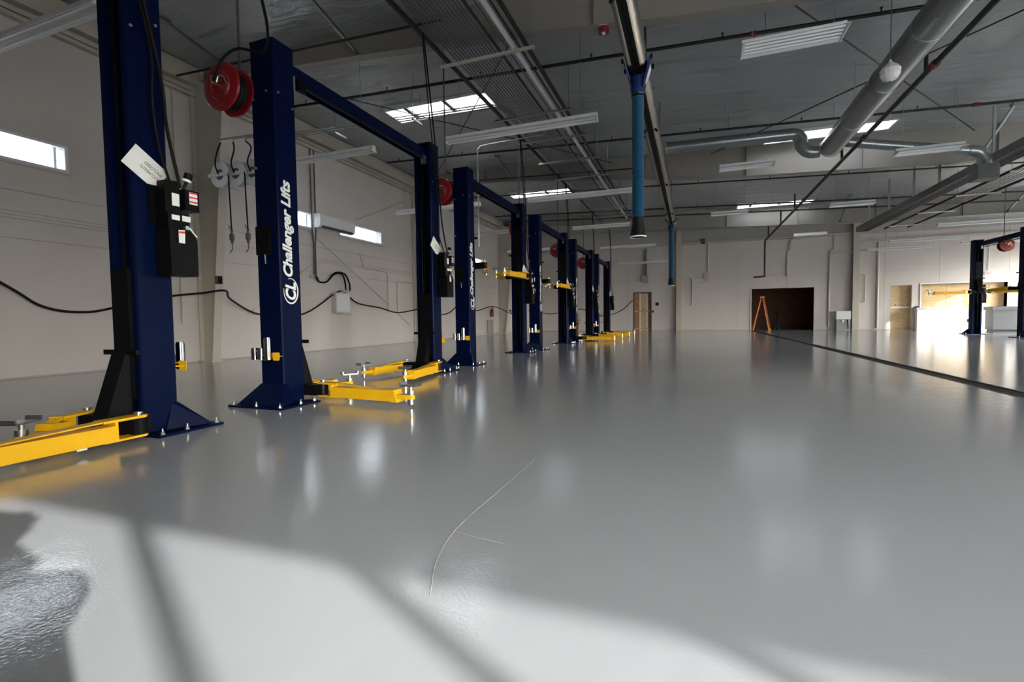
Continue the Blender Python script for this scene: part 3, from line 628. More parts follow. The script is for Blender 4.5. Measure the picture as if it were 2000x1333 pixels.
part('feed_pipe', 'p', lambda b: [b.tube([(.10-.1*k+.36*k, -.1+.06*k, .60), (.12+.26*k, -.1+.06*k, .66), (1.6, .1+.06*k, .70)], .018, 8) for k in range(3)], M['galv'], t, smooth=True)
part('wall_bracket', 'w', lambda b: b.box(-.5, 1.1, .19, .23, -.05, .05).box(-.55, -.45, .21, .80, -.05, .05), M['white'], t)

# sprinkler pipes
def zp(x): return 6.30-.042*(x+8.75)
for y, x0, x1, dz, r, lab in ((7.3, -10.2, -3.9, -.24, .022, 'thin black sprinkler pipe in front of the first roof beam'), (9.8, -9.6, XR, .03, .032, 'black sprinkler pipe above the big lettered lift'),
                          (14.35, -9.9, XR, 0, .030, 'black sprinkler pipe passing under the skylight by the round duct'), (16.4, -9.5, -1.5, -.25, .022, 'thin black sprinkler pipe just before the second roof beam'),
                          (19.7, -9.9, XR, -.02, .026, 'black sprinkler pipe just beyond the second roof beam'), (24.2, -9.9, XR, .04, .03, 'upper black sprinkler pipe before the last roof beam'), (25.3, -9.9, 12.2, -.08, .034, 'lower black sprinkler pipe with a drop at its end, before the last roof beam')):
    p = tag(MB().cyl((x0, y, zp(x0)+dz), (x1, y, zp(x1)+dz), r, 10).build('sprinkler_pipe', M['pipe'], smooth=True), lab, 'pipe', 'black sprinkler pipes under the roof')
    if r > .023:
        x = x0+.5
        while x < x1:
            part('sprinkler_head', 'h', lambda b: b.cyl((0, 0, 0), (0, 0, .09), .012, 6).cyl((0, 0, .09), (0, 0, .098), .028, 10), M['pipe'], p, (x, y, zp(x)+dz))
            part('hanger_rod', 'hr%.1f' % x, lambda b: b.cyl((0, 0, 0), (0, 0, zc(x)-zp(x)-dz+.06), .006, 6), M['galv'], p, (x+.7, y, zp(x)+dz))
            x += 2.4
        for x in (1.0-2.9*(y > 10), 9.0-2.9*(y > 10)): part('coupling', 'c%.3f' % r, lambda b: b.cyl((-.05, 0, 0), (.05, 0, 0), r+.014, 12), M['redpipe'], p, (x, y, zp(x)+dz))
# long black pipe along the bay with a drop at the far wall
p = tag(MB().tube([(3.55, -1.5, 4.8), (3.55, 28.3, 4.8), (3.55, 28.36, 4.74), (3.55, 28.36, 2.9)], .045, 12).build('drain_pipe', M['pipe'], smooth=True), 'long black pipe under the roof that turns down before the end wall', 'pipe')
for y in (9.6, 12.9, 19.0, 24.5): part('coupling', 'dc', lambda b: b.cyl((0, -.06, 0), (0, .06, 0), .064, 12), M['redpipe'], p, (3.55, y, 4.8))
for y in (9.9, 14.6, 20.6, 23.6, 27.2): part('hanger', 'dh%d' % y, lambda b: b.cyl((0, 0, .0), (0, 0, .55), .03, 8), M['pipe'], p, (3.55, y, 4.82))
part('elbow', 'de', lambda b: b.tube([(3.58, 28.36, 2.95), (3.40, 28.36, 2.93), (3.02, 28.36, 2.91)], .05, 10), M['redpipe'], p)

# exhaust rail with blue hoses
def rail_profile(w, h):
    out, inn = [], []
    for i in range(13):
        ang = R(-68)+R(316)*i/12
        out.append((w*math.cos(ang), h*math.sin(ang))); inn.append(((w-.018)*math.cos(ang), (h-.018)*math.sin(ang)))
    return out + inn[::-1]
t = thing('exhaust_rail', 'polished metal exhaust rail hanging over the aisle with blue hoses', 'exhaust rail', (-.79, 0, 4.74))
part('rail_tube', 'r', lambda b: b.prism(rail_profile(.155, .155), .5, 20.8, 'y'), M['steel'], t, smooth=True)
part('rail_lip', 'l', lambda b: b.box(-.062, -.004, .5, 20.8, -.138, -.126).box(.004, .062, .5, 20.8, -.138, -.126), M['rubber'], t)
for y in (4.6, 9.0, 13.0, 16.9, 20.4):
    part('hanger', 'h%d' % y, lambda b: b.box(-.02, .02, y-.02, y+.02, .15, zc(-.79)-4.74+.02).box(-.16, .16, y-.02, y+.02, .15, .18), M['galv'], t)
for y in (5.9, 10.2, 14.5, 18.6): part('joint_bolt', 'jb', lambda b: b.cyl((.10, 0, -.10), (.125, 0, -.14), .025, 8).cyl((-.10, 0, -.10), (-.125, 0, -.14), .025, 8), M['black'], t, (0, y, 0))
part('end_cap', 'e', lambda b: b.cyl((0, 20.8, 0), (0, 20.83, 0), .16, 20), M['galv'], t)
def exhaust_hose(y, ztop, zbot, label):
    h = thing('exhaust_hose', label, 'hose', (-.79, y, 4.74), group='blue exhaust hoses on the rail')
    part('trolley', 't', lambda b: [b.add([(-.20,-.22,.02),(-.20,.22,.02),(-.09,.10,-.36),(-.09,-.10,-.36),(-.185,-.22,.02),(-.185,.22,.02),(-.075,.10,-.36),(-.075,-.10,-.36)], [(0,1,2,3),(7,6,5,4),(0,4,5,1),(1,5,6,2),(2,6,7,3),(3,7,4,0)]),
         b.add([(.20,-.22,.02),(.20,.22,.02),(.09,.10,-.36),(.09,-.10,-.36),(.185,-.22,.02),(.185,.22,.02),(.075,.10,-.36),(.075,-.10,-.36)], [(3,2,1,0),(4,5,6,7),(1,5,4,0),(2,6,5,1),(3,7,6,2),(0,4,7,3)]),
         b.lathe([(.115, .18), (.11, .36), (.095, .46)], (0, 0, 0), (0, 0, -1), 20)], mat_blue2, h)
    part('trolley_wheel', 'tw', lambda b: [b.cyl((sx*.20, yy, .03), (sx*.225, yy, .03), .035, 12) for sx in (-1, 1) for yy in (-.16, .16)], M['black'], h)
    part('trolley_label', 'tl', lambda b: b.add([(.157,-.09,-.10),(.157,.09,-.10),(.105,.06,-.29),(.105,-.06,-.29)], [(3,2,1,0)]).add([(.190,-.10,-.05),(.190,.10,-.05),(.118,.07,-.29),(.118,-.07,-.29)], [(3,2,1,0)]), M['label'], h)
    L = ztop-zbot; n = int(L/.022); prof = []
    for i in range(n+1):
        d = 4.74-ztop + L*i/n; prof += [(.084, d), (.092, d+.008)]
    part('hose', 'h%.2f' % L, lambda b: b.lathe(prof, (0, 0, 0), (0, 0, -1), 20), M['hose'], h, smooth=True)
    part('clamp', 'cl', lambda b: b.lathe([(.09, .40), (.098, .40), (.098, .47), (.09, .47)], (0, 0, 0), (0, 0, -1), 20), M['blackp'], h, smooth=True)
    part('clamp_band', 'cb', lambda b: b.lathe([(.099, .43), (.101, .43), (.101, .445), (.099, .445)], (0, 0, 0), (0, 0, -1), 20), M['chrome'], h)
    d = 4.74-zbot
    part('nozzle_cuff', 'nc', lambda b: b.lathe([(.085, d-.02), (.088, d+.06), (.088, d+.10), (.125, d+.30), (.11, d+.30), (.08, d+.1)], (0, 0, 0), (0, 0, -1), 20), M['rubber'], h, smooth=True)
    part('nozzle_rim', 'nr', lambda b: b.lathe([(.112, d+.295), (.128, d+.295), (.128, d+.315), (.112, d+.315)], (0, 0, 0), (0, 0, -1), 20), M['label'], h)
    part('lever', 'lv', lambda b: b.beam((-.10, .0, -d-.02), (-.115, 0, -d-.22), .02, .02), M['chrome'], h)
mat_blue2 = mat('blue_bracket', (0.008, 0.03, 0.14), 0.4, var=0.06, spec=0.3)
exhaust_hose(7.77, 4.30, 2.45, 'large blue exhaust hose hanging over the middle of the floor')
exhaust_hose(20.45, 4.30, 2.45, 'small blue exhaust hose at the far end of the rail')
# second rail, dark
t = thing('exhaust_rail', 'dark rectangular rail hanging on grey struts, above the lone lift side', 'exhaust rail', (7.0, 0, 4.6))
part('rail_channel', 'c', lambda b: b.box(-.22, .22, 6, 25.5, .10, .13).box(-.22, -.19, 6, 25.5, -.08, .10).box(.19, .22, 6, 25.5, -.08, .10), M['dkgrey'], t)
part('rail_lip', 'l2', lambda b: b.box(-.19, -.01, 6, 25.5, -.07, -.05).box(.01, .19, 6, 25.5, -.07, -.05), M['rubber'], t)
for y in (9.0, 13.0, 15.6, 18.4, 20.2, 22.4, 24.6): part('hanger', 'q', lambda b: b.box(-.03, .03, -.02, .02, .13, 1.40), M['galv'], t, (0, y, 0))

# round duct with branches
t = thing('air_duct', 'large round galvanised duct running under the roof with side branches', 'duct', (3.17, 0, 5.0))
for a, b_ in ((.2, 3.6), (3.6, 7.0), (7.0, 10.4), (10.4, 13.95)):
    part('duct_section', '%g' % a, lambda b: b.cyl((0, a+.01, 0), (0, b_-.01, 0), .237, 32), M['galv'], t, smooth=True)
    part('duct_collar', 'dc', lambda b: b.lathe([(.237, -.03), (.249, -.03), (.249, .03), (.237, .03)], (0, 0, 0), (0, 1, 0), 32), M['galv'], t, (0, b_, 0), smooth=True)
    part('strap', 'st', lambda b: b.lathe([(.2375, -.015), (.241, -.015), (.241, .015), (.2375, .015)], (0, 0, 0), (0, 1, 0), 32).cyl((0, 0, .237), (0, 0, 1.15), .008, 6), M['zinc'], t, (0, (a+b_)/2, 0))
part('end_cap', 'ec', lambda b: b.cyl((0, 13.95, 0), (0, 13.99, 0), .233, 32), M['galv'], t)
part('branch_duct', 'l', lambda b: b.tube(smooth_path([(-.19, 14.19, -.02), (-.43, 14.19, 0), (-.59, 14.19, .17), (-.61, 14.19, .34), (-.74, 14.19, .475), (-.95, 14.19, .49)], 5), .147, 20).tube([(-.95, 14.19, .49), (-3.84, 14.19, .55)], .147, 20), M['galv'], t, smooth=True)
part('branch_duct', 'r', lambda b: b.tube([(.1, 14.19, .21), (.47, 14.19, .11), (1.7, 14.19, -.17), (2.8, 14.19, -.40)], .114, 20), M['galv'], t, smooth=True)
part('elbow', 'el', lambda b: b.tube(smooth_path([(2.75, 14.19, -.39), (2.96, 14.19, -.455), (3.04, 14.19, -.63), (3.04, 14.19, -.76)], 5), .133, 18), M['galv'], t, smooth=True)
part('diffuser', 'df', lambda b: b.box(2.85, 3.23, 14.0, 14.38, -1.09, -.76), M['dkgrey'], t)
part('branch_end', 'be', lambda b: b.lathe([(.150, -.02), (.158, -.02), (.158, .02), (.150, .02)], (-3.84, 14.19, .55), (1, 0, 0), 20), M['zinc'], t, smooth=True)

# conduit rack
def rack(x0, x1, y0, y1, z, tubes, trap, label, group='conduit racks under the roof'):
    t = thing('conduit_rack', label, 'conduit rack', (x0, y0, z), group=group)
    for x in (0, x1-x0): part('side_rail', 'sr%g' % (y1-y0), lambda b: b.box(-.02, .02, 0, y1-y0, -.03, .05), M['pipe'], t, (x, 0, 0))
    for x, r, m in tubes: part('conduit', 'c%g%g%s' % (r, y1-y0, m), lambda b: b.cyl((0, 0, 0), (0, y1-y0, 0), r, 8), M[m], t, (x, 0, .05), smooth=True)
    for y in trap:
        m = 'cream' if abs(y-FRAMES[0]) < .2 else 'zinc'
        q = part('trapeze', 'tp%g%s' % (x1-x0, m), lambda b: b.box(-.15, x1-x0+.15, -.025, .025, -.07, -.03), M[m], t, (0, y-y0, 0))
        for x in (-.1, x1-x0+.1): part('rod', 'tr', lambda b: b.cyl((0, 0, -.05), (0, 0, .85), .008, 6), M['galv'], q, (x, 0, 0))
tubes = [(.14+.062*i, .013, 'conduit') for i in range(14)] + [(.98, .016, 'pipe'), (1.12, .013, 'conduit'), (1.24, .045, 'white'), (1.34, .016, 'pipe'), (1.42, .013, 'galv')]
rack(-4.15, -2.66, 2.5, 23.5, 5.55, tubes, (4.2, 8.0, 10.6, 12.2, 14.0, 15.8, 18.6, 20.6, 22.4), 'long rack of parallel conduits running above the aisle side of the lifts')
rack(8.6, 9.5, 17.0, 28.0, 4.95, [(.15+.12*i, .016, 'galv') for i in range(6)], (18, 21, 24, 27), 'short rack of bare conduits leading to the lone lift')
# cross braces, flange braces
for k, (a, b_, w) in enumerate((((.55, 8.1), (7.25, 17.1), 'crossing under the large duct'), ((7.25, 8.1), (.55, 17.1), 'crossing above the large white four-tube light'), ((-9.6, 8.1), (-2.6, 17.1), 'behind the big lettered lift'), ((-2.6, 8.1), (-9.6, 17.1), 'passing by the first skylight'))):
    tag(MB().cyl((a[0], a[1], zc(a[0])-.12), (b_[0], b_[1], zc(b_[0])-.12), .014, 6).build('brace_rod', M['pipe']), 'thin dark diagonal roof brace '+w, 'brace', 'diagonal roof brace rods')
fb = 0
for fy, sgn, xs_ in ((8.0, -1, (-9.3, -6.1)), (17.2, -1, (-6.3, 7.4)), (26.5, -1, (6.4, 12.4))):
    for x in xs_:
        w = ['near the white oil reels', 'before the first roof beam above the lettered lift', 'at the second roof beam above the lifts', 'at the second roof beam beside the grey diffuser', 'under the last roof beam by the dark rail', 'under the last roof beam by the lone lift'][fb]; fb += 1
        b = MB().beam((x, fy-.02, zb(x)+.06), (x, fy+sgn*1.55, zc(x)-.02), .05, .05).box(x-.06, x+.06, fy+sgn*1.55-.1, fy+sgn*1.55+.1, zc(x)-.05, zc(x)-.0)
        tag(b.build('flange_brace', M['galv']), 'grey angle brace from roof to beam '+w, 'brace', 'angle braces of the roof beams')

# lights
def strip_light(x0, x1, y, z, label, wide=.11, tubes=2):
    L = (x1-x0)/2
    t = thing('strip_light', label, 'light', ((x0+x1)/2, y, z), group='unlit white strip lights')
    k = '%.2f %.2f %d' % (L, wide, tubes)
    part('reflector', k, lambda b: b.prism([(-wide, -.02), (-.045, .045), (.045, .045), (wide, -.02), (wide-.006, -.028), (.035, .03), (-.035, .03), (-wide+.006, -.028)], -L, L, 'x'), M['white'], t)
    part('housing', k, lambda b: b.box(-L, L, -.045, .045, .045, .10), M['white'], t)
    for s in (-1, 1): part('end_cap', k+str(s), lambda b: b.prism([(-wide, -.035), (-.05, .05), (-.05, .10), (.05, .10), (.05, .05), (wide, -.035)], min(s*L, s*(L+.015)), max(s*L, s*(L+.015)), 'x'), M['white'], t)
    for i in range(tubes):
        yy = 0 if tubes == 1 else -wide*.55+wide*1.1*i/(tubes-1)
        part('lamp_tube', k, lambda b: b.cyl((-L+.02, 0, 0), (L-.02, 0, 0), .016, 10), M['tube'], t, (0, yy, -.008), smooth=True)
    for s in (-1, 1): part('hanger', '%.2f %.2f' % (z, (x0+x1)/2), lambda b: b.cyl((0, 0, .1), (0, 0, zc((x0+x1)/2)-z), .004, 5), M['galv'], t, (s*L*.8, 0, 0))
strip_light(-9.6, -6.42, 3.75, 4.6, 'long white strip light before the near wall window, cut by a blue post')
strip_light(-9.6, -6.5, 8.95, 4.6, 'long white strip light just behind the big lettered post', .10)
strip_light(-9.6, -6.45, 14.45, 4.6, 'long white strip light beside the wall air conditioner bay', .10)
strip_light(-9.6, -6.9, 19.4, 4.6, 'white strip light behind the second lettered lift', .10)
strip_light(-9.6, -6.6, 25.2, 4.6, 'white strip light over the far end of the wall with windows', .10)
strip_light(-4.80, -1.67, 9.12, 4.6, 'longest white strip light hanging under the conduit rack')
strip_light(-4.85, -1.67, 14.65, 4.6, 'white strip light behind the large blue hose, under the rack', .10)
strip_light(-4.65, -2.0, 19.9, 4.6, 'white strip light over the far end of the lift row', .10)
strip_light(-4.65, -1.8, 26.2, 4.6, 'white strip light over the plywood doorway', .10)
strip_light(-4.4, -1.4, 31.2, 4.25, 'lowest white strip light hung close to the end wall', .10)
strip_light(.65, 1.86, 7.62, 4.62, 'short wide four-tube white light close to the duct', .24, 4)
strip_light(.65, 1.86, 13.42, 4.6, 'short white light under the round branch duct', .16, 2)
strip_light(.65, 1.86, 19.3, 4.6, 'short white light beyond the second roof beam', .16, 2)
strip_light(4.43, 5.68, 13.82, 4.62, 'short white light beside the grey diffuser', .20, 2)
strip_light(4.43, 5.68, 19.45, 4.6, 'short white light between the black pipe and dark rail', .16, 2)
strip_light(4.45, 5.75, 25.9, 4.6, 'short white light under the last roof beam', .16, 2)
strip_light(9.75, 12.9, 25.7, 4.6, 'long strip light high above the raised lone lift', .10)
strip_light(9.55, 12.6, 30.4, 4.6, 'upper long strip light before the bright end wall', .10)
strip_light(8.9, 11.7, 31.5, 4.35, 'lower long strip light before the bright end wall', .10)
strip_light(12.9, 15.9, 31.4, 4.45, 'strip light behind the lone lift by the end wall', .10)

# ceiling bits
t = thing('fire_alarm', 'red fire alarm with white strobe under the first roof beam', 'alarm', (-1.34, 7.96, zb(-1.34)-.02))
part('base', 'b', lambda b: b.box(-.06, .06, -.05, .05, -.03, 0), M['white'], t); part('body', 'y', lambda b: b.cyl((0, 0, -.03), (0, 0, -.11), .085, 20), M['red'], t, smooth=True); part('strobe', 's', lambda b: b.box(-.025, .025, -.03, .03, -.13, -.11), M['label'], t)
t = thing('bagged_fixture', 'round white plastic-wrapped fixture hanging beside the large duct', 'fixture', (2.80, 9.03, 4.56))
part('wrap', 'w', lambda b: b.lathe([(.02, -.14), (.09, -.11), (.13, -.04), (.135, .03), (.09, .09), (.03, .14), (.015, .18)], (0, 0, 0), (0, 0, 1), 14), M['label'], t)
part('rod', 'r', lambda b: b.cyl((0, 0, .15), (0, 0, 1.5), .006, 6), M['galv'], t)
# cords dropping to the pumps
for i in range(6):
    y = Y2+DY*(i-1)+LIFT_W-.02; x = XC+.30
    b = MB().tube(smooth_path([(-4.05, y-.5, 5.5), (-4.0, y-.42, 4.6), (-4.02, y-.2, 3.6), (-4.06, y-.03, 2.9), (-4.03, y-.02, 2.5), (x, y+.02, 2.02)]), .013, 8)
    b.tube(smooth_path([(-4.07, y-.5, 5.5), (-4.02, y-.40, 4.2), (-4.08, y-.1, 3.2), (-4.07, y-.10, 2.7), (-4.08, y-.06, 2.35), (x-.02, y-.04, 2.02)]), .010, 8)
    tag(b.build('power_cable', M['rubber'], smooth=True), 'black twin cable from the rack to the pump of the '+WH[i], 'cable', 'cables to the lift pumps')
# conduits along the roof in the second bay
t = thing('conduit_run', 'three thin conduits running below the roof past the first skylight', 'conduit', (0, 10.3, 5.72))
for k in range(3): part('conduit', 'k%d' % k, lambda b: b.tube([(-10.4, .12*k, .25), (-4.4, .12*k, .06), (-4.1, .12*k+.1, .02), (-3.9, .12*k+.5, -.02)], .014, 8), M['galv'], t, smooth=True)
for x in (-6.3, -8.6): part('strut', 's%g' % x, lambda b: b.box(x-.02, x+.02, -.08, .36, .0, .04).cyl((x, -.06, 0), (x, -.06, .76), .007, 6).cyl((x, .32, 0), (x, .32, .76), .007, 6), M['galv'], t)
tag(MB().tube(smooth_path([(-3.4, 11.6, 5.42), (-4.2, 11.6, 5.40), (-5.0, 11.6, 5.38), (-5.17, 11.6, 5.33), (-5.22, 11.6, 5.15), (-5.22, 11.6, 4.0), (-5.22, 11.6, 2.8)], 4), .016, 8).build('conduit_drop', M['alu'], smooth=True), 'white bent conduit dropping beside the second lettered lift', 'conduit')

# ================================================================== WALL AND FLOOR THINGS
X = XL+.02
t = thing('air_conditioner', 'white wall-mounted air conditioner between the high wall windows', 'air conditioner', (X, 12.43, 3.93))
part('body', 'b', lambda b: b.prism([(0, -.2), (.18, -.2), (.235, -.14), (.25, .0), (.24, .16), (.20, .2), (0, .2)], -.78, .78, 'y'), M['white'], t, smooth=True)
part('side_cap', 'c', lambda b: b.prism([(0, -.205), (.18, -.205), (.24, -.14), (.255, .0), (.245, .165), (.20, .205), (0, .205)], -.80, -.78, 'y').prism([(0, -.205), (.18, -.205), (.24, -.14), (.255, .0), (.245, .165), (.20, .205), (0, .205)], .78, .80, 'y'), M['white'], t)
part('louvre', 'l', lambda b: b.add([(.185,-.7,-.197),(.185,.7,-.197),(.238,.7,-.142),(.238,-.7,-.142),(.19,-.7,-.205),(.19,.7,-.205),(.244,.7,-.148),(.244,-.7,-.148)], [(0,1,2,3),(7,6,5,4),(0,4,5,1),(1,5,6,2),(2,6,7,3),(3,7,4,0)]), M['dkgrey'], t)
t = thing('hose_pipe_drop', 'pair of dark pipes coming down the wall to a curved hose', 'pipe', (X, 11.5, 0))
for k in range(2):
    part('pipe', 'p%d' % k, lambda b: b.tube([(.05, .0+.16*k, 6.0), (.05, .0+.16*k, 3.6), (.05, .05+.06*k, 3.2), (.05, .05+.06*k, 2.25)], .022, 8), M['dkgrey'], t, smooth=True)
    part('flex_hose', 'f%d' % k, lambda b: b.tube(smooth_path([(.06, .07+.05*k, 2.25), (.08, .2, 2.10), (.1, .5, 2.12), (.1, .85, 2.38+.03*k), (.1, 1.2+.1*k, 2.4+.03*k), (.08, 1.36+.2*k, 2.15), (.08, 1.38+.2*k, 1.9)], 5), .026, 8), M['rubber'], t, smooth=True)
part('bracket', 'b', lambda b: b.box(0, .06, -.12, .22, 2.2, 2.3), M['zinc'], t)
t = thing('distribution_box', 'pale wall box where the black cable and hoses meet', 'electrical box', (X, 12.65, 1.5))
part('body', 'b', lambda b: b.box(0, .16, -.33, .33, -.33, .30), M['wall'], t); part('cover', 'c', lambda b: b.box(.16, .175, -.30, .30, -.30, .27), M['white'], t); part('shelf', 's', lambda b: b.box(0, .2, -.1, .5, -.36, -.34), M['white'], t)
part('valve', 'v', lambda b: b.cyl((.1, .1, .30), (.1, .1, .42), .02, 8).cyl((.1, .3, .30), (.1, .3, .42), .02, 8).box(.08, .12, -.05, .42, .36, .39), M['zinc'], t)
cab = [(3.0, 2.6), (4.52, 1.59), (5.04, 1.22), (5.64, 1.13), (6.22, 1.24), (7.2, 1.48)]
pts = [(X+.05, y, z) for y, z in cab] + [(X+.3, 7.75, 1.57), (-9.98, 8.05, 1.63), (X+.3, 8.5, 1.45)] + [(X+.05, y, z) for y, z in ((9.56, 1.10), (11.07, 1.13), (12.5, 1.82), (12.9, 1.80), (13.5, 1.5), (14.77, 1.36), (15.8, 1.2), (17.0, 1.30))] + [(-9.95, 17.2, 1.4)] + [(X+.05, y, z) for y, z in ((18.4, 1.15), (20, 1.2), (21.5, 1.75), (23, 1.35), (25.4, 1.62))] + [(-9.95, 26.5, 1.2)] + [(X+.05, y, z) for y, z in ((28, 1.45), (30, 1.2), (32.2, 1.5))] + [(-9.2, YF-.06, 1.2), (-7.2, YF-.06, 1.5), (-5.6, YF-.06, 1.0), (-4.4, YF-.06, 1.35), (-3.66, YF-.06, 2.0)]
tag(MB().tube(smooth_path(pts, 6), .022, 8).build('wall_cable', M['rubber'], smooth=True), 'thick black cable hanging in swags along the wall', 'cable')
def conduit(name, pts, r, m, lab, cat='conduit'): return tag(MB().tube(pts, r, 8).build(name, M[m], smooth=True), lab, cat)
conduit('wall_conduit', [(X+.03, 15.9, 1.2), (X+.03, 15.9, 2.3), (X+.03, 16.0, 2.4), (X+.03, 17.0, 2.4)], .018, 'wall', 'painted conduit bending along the wall behind the third post')
conduit('wall_conduit', [(X+.03, 15.3, 1.2), (X+.03, 15.3, 2.6), (X+.03, 15.2, 2.7), (X+.03, 13.9, 2.75), (X+.03, 13.7, 3.2)], .018, 'wall', 'painted conduit stepping down the wall below the air conditioner')
conduit('wall_conduit', [(X+.04, 7.5, 0.9), (X+.04, 7.5, 6.0)], .02, 'wall', 'straight painted conduit beside the tapered column')
for a, b_, lab in (((9.2, 1.1), (11.5, 2.6), 'diagonal wall brace rod behind the big lettered post'), ((11.4, 3.6), (16.8, .7), 'long diagonal wall brace rod under the air conditioner'), ((13.6, 4.3), (16.6, 5.6), 'diagonal wall brace rod above the far wall window')):
    tag(MB().cyl((X+.02, a[0], a[1]), (X+.02, b_[0], b_[1]), .013, 6).build('brace_rod', M['wall']), lab, 'brace', 'painted wall brace rods')
t = thing('switch_box', 'small dark box on the tapered column above the cable', 'switch', (-10.02, 7.9, 1.86)); part('body', 'sw', lambda b: b.box(0, .08, -.06, .06, -.09, .09), M['dkgrey'], t); part('lid', 'sl', lambda b: b.box(.08, .09, -.05, .05, -.08, .08), M['black'], t)
t = thing('fire_extinguisher', 'red fire extinguisher hung on the wall behind the lifts', 'fire extinguisher', (X+.1, 25.1, 1.02))
part('cylinder', 'c', lambda b: b.lathe([(.01, 0), (.09, .0), (.095, .03), (.095, .36), (.06, .43), (.03, .46)], (0, 0, 0), (0, 0, 1), 18), M['red'], t, smooth=True)
part('valve', 'v', lambda b: b.cyl((0, 0, .45), (0, 0, .52), .025, 10).beam((0, 0, .52), (.12, .0, .56), .025, .012), M['black'], t); part('hose', 'h', lambda b: b.tube(smooth_path([(0, .03, .5), (.02, .13, .45), (.02, .13, .2)]), .012, 6), M['rubber'], t, smooth=True)
t = thing('wall_vent', 'tall narrow grey wall vent beside the far tapered column', 'vent', (X, 25.0, .0))
part('frame', 'f', lambda b: b.box(0, .05, -.4, -.34, .05, .85).box(0, .05, .34, .4, .05, .85).box(0, .05, -.34, .34, .79, .85).box(0, .05, -.34, .34, .05, .11), M['grey'], t)
for k in range(8): part('slat', 'sl', lambda b: b.box(.005, .04, -.34, .34, 0, .05), M['grey'], t, (0, 0, .13+.083*k), (0, R(0), 0))
t = thing('waste_bin', 'orange bin on the floor half hidden by a blue post', 'bin', (-6.3, 26.8, 0)); part('body', 'b', lambda b: b.lathe([(.01, 0), (.26, 0), (.34, .7), (.35, .72), (.32, .72), (.25, .04)], (0, 0, 0), (0, 0, 1), 20), M['orange'], t, smooth=True); part('rim', 'r', lambda b: b.lathe([(.34, .72), (.37, .72), (.37, .76), (.33, .76)], (0, 0, 0), (0, 0, 1), 20), M['dkgrey'], t); part('handle', 'h', lambda b: b.tube(smooth_path([(-.35, 0, .74), (-.3, 0, 1.0), (0, 0, 1.1), (.3, 0, 1.0), (.35, 0, .74)]), .02, 8), M['dkgrey'], t, smooth=True)
# far wall fittings
Y = YF
conduit('wall_conduit', [(.92, Y-.04, 5.4), (.92, Y-.04, 3.7)], .05, 'cream', 'thick cream conduit on the end wall ending at a box')
t = thing('junction_box', 'cream junction box below the thick conduit on the end wall', 'electrical box', (.85, Y, 3.4)); part('body', 'b', lambda b: b.box(-.16, .16, -.14, 0, -.2, .2), M['cream'], t); part('tail', 't', lambda b: b.tube([(.05, -.06, -.2), (.0, -.06, -.36), (-.15, -.06, -.42), (-.42, -.06, -.44)], .02, 8), M['cream'], t)
conduit('wall_conduit', [(-.2, Y-.04, 3.3), (-.05, Y-.04, 3.25), (0, Y-.04, 3.1), (0, Y-.04, 1.6), (-.12, Y-.04, 1.55)], .028, 'cream', 'thin cream conduit loop beside the cream pillar of the end wall')
conduit('wall_conduit', [(5.9, Y-.05, 5.35), (5.5, Y-.05, 5.35), (5.42, Y-.05, 5.2), (5.42, Y-.05, 4.8), (5.25, Y-.05, 4.6), (5.25, Y-.05, 3.2)], .05, 'cream', 'cream pipe stepping down above the wide dark opening', 'pipe')
conduit('wall_conduit', [(7.6, Y-.05, 5.4), (7.6, Y-.05, 4.7), (7.4, Y-.05, 4.5), (7.38, Y-.05, .2)], .05, 'cream', 'cream pipe from roof to floor beside the wide dark opening', 'pipe')
conduit('wall_conduit', [(8.9, Y-.04, 3.2), (9.1, Y-.04, 3.15), (9.14, Y-.04, 3.0), (9.14, Y-.04, 1.6), (8.98, Y-.04, 1.55)], .028, 'wall', 'thin painted conduit loop beyond the second cream pillar')
conduit('wall_conduit', [(9.72, Y-.05, 4.9), (9.72, Y-.05, .1)], .06, 'cream', 'straight cream downpipe beside the pale plywood doorway', 'pipe')
conduit('wall_conduit', [(7.4, Y-.2, 4.4), (9.6, Y-.2, 4.5)], .05, 'cream', 'level cream pipe passing in front of the second pillar', 'pipe')
t = thing('speaker', 'small black speaker high on the end wall', 'speaker', (.62, Y, 5.55)); part('body', 'b', lambda b: b.box(-.11, .11, -.2, 0, -.14, .14), M['black'], t); part('grille', 'g', lambda b: b.box(-.09, .09, -.21, -.2, -.12, .12), M['dkgrey'], t)
for x, z, s, lab in ((-2.12, 1.72, .11, 'dark square control panel beside the narrow plywood doorway'), (-2.38, 1.25, .07, 'small dark wall switch beside the narrow plywood doorway'), (11.55, 1.22, .07, 'small dark wall switch beside the bright counter')):
    t = thing('wall_switch', lab, 'switch', (x, Y, z)); part('plate', 'p%g' % s, lambda b: b.box(-s, s, -.04, 0, -s, s), M['dkgrey'], t); part('rocker', 'r%g' % s, lambda b: b.box(-s*.5, s*.5, -.055, -.04, -s*.6, s*.6), M['black'], t)
t = thing('air_grille', 'square grey duct outlet high on the end wall above the doorway', 'vent', (-2.85, Y, 3.35)); part('duct', 'd', lambda b: b.box(-.1, .1, -.2, 0, .2, 1.9), M['galv'], t); part('box', 'b', lambda b: b.box(-.2, .2, -.3, 0, -.2, .2), M['grey'], t)
t = thing('wash_station', 'small white wall cabinet on a grey stand beside the pillar', 'cabinet', (8.12, Y-.04, 0)); part('cabinet', 'c', lambda b: b.box(-.42, .28, -.34, 0, .62, 1.08), M['white'], t); part('stand', 's', lambda b: b.box(-.40, .26, -.30, 0, 0, .62), M['grey'], t); part('tap', 't', lambda b: b.box(-.15, -.05, -.36, -.3, .45, .58), M['white'], t); part('hose', 'h', lambda b: b.tube(smooth_path([(.12, -.32, .6), (.14, -.36, .3), (.15, -.36, .06)]), .03, 8), M['rubber'], t, smooth=True)
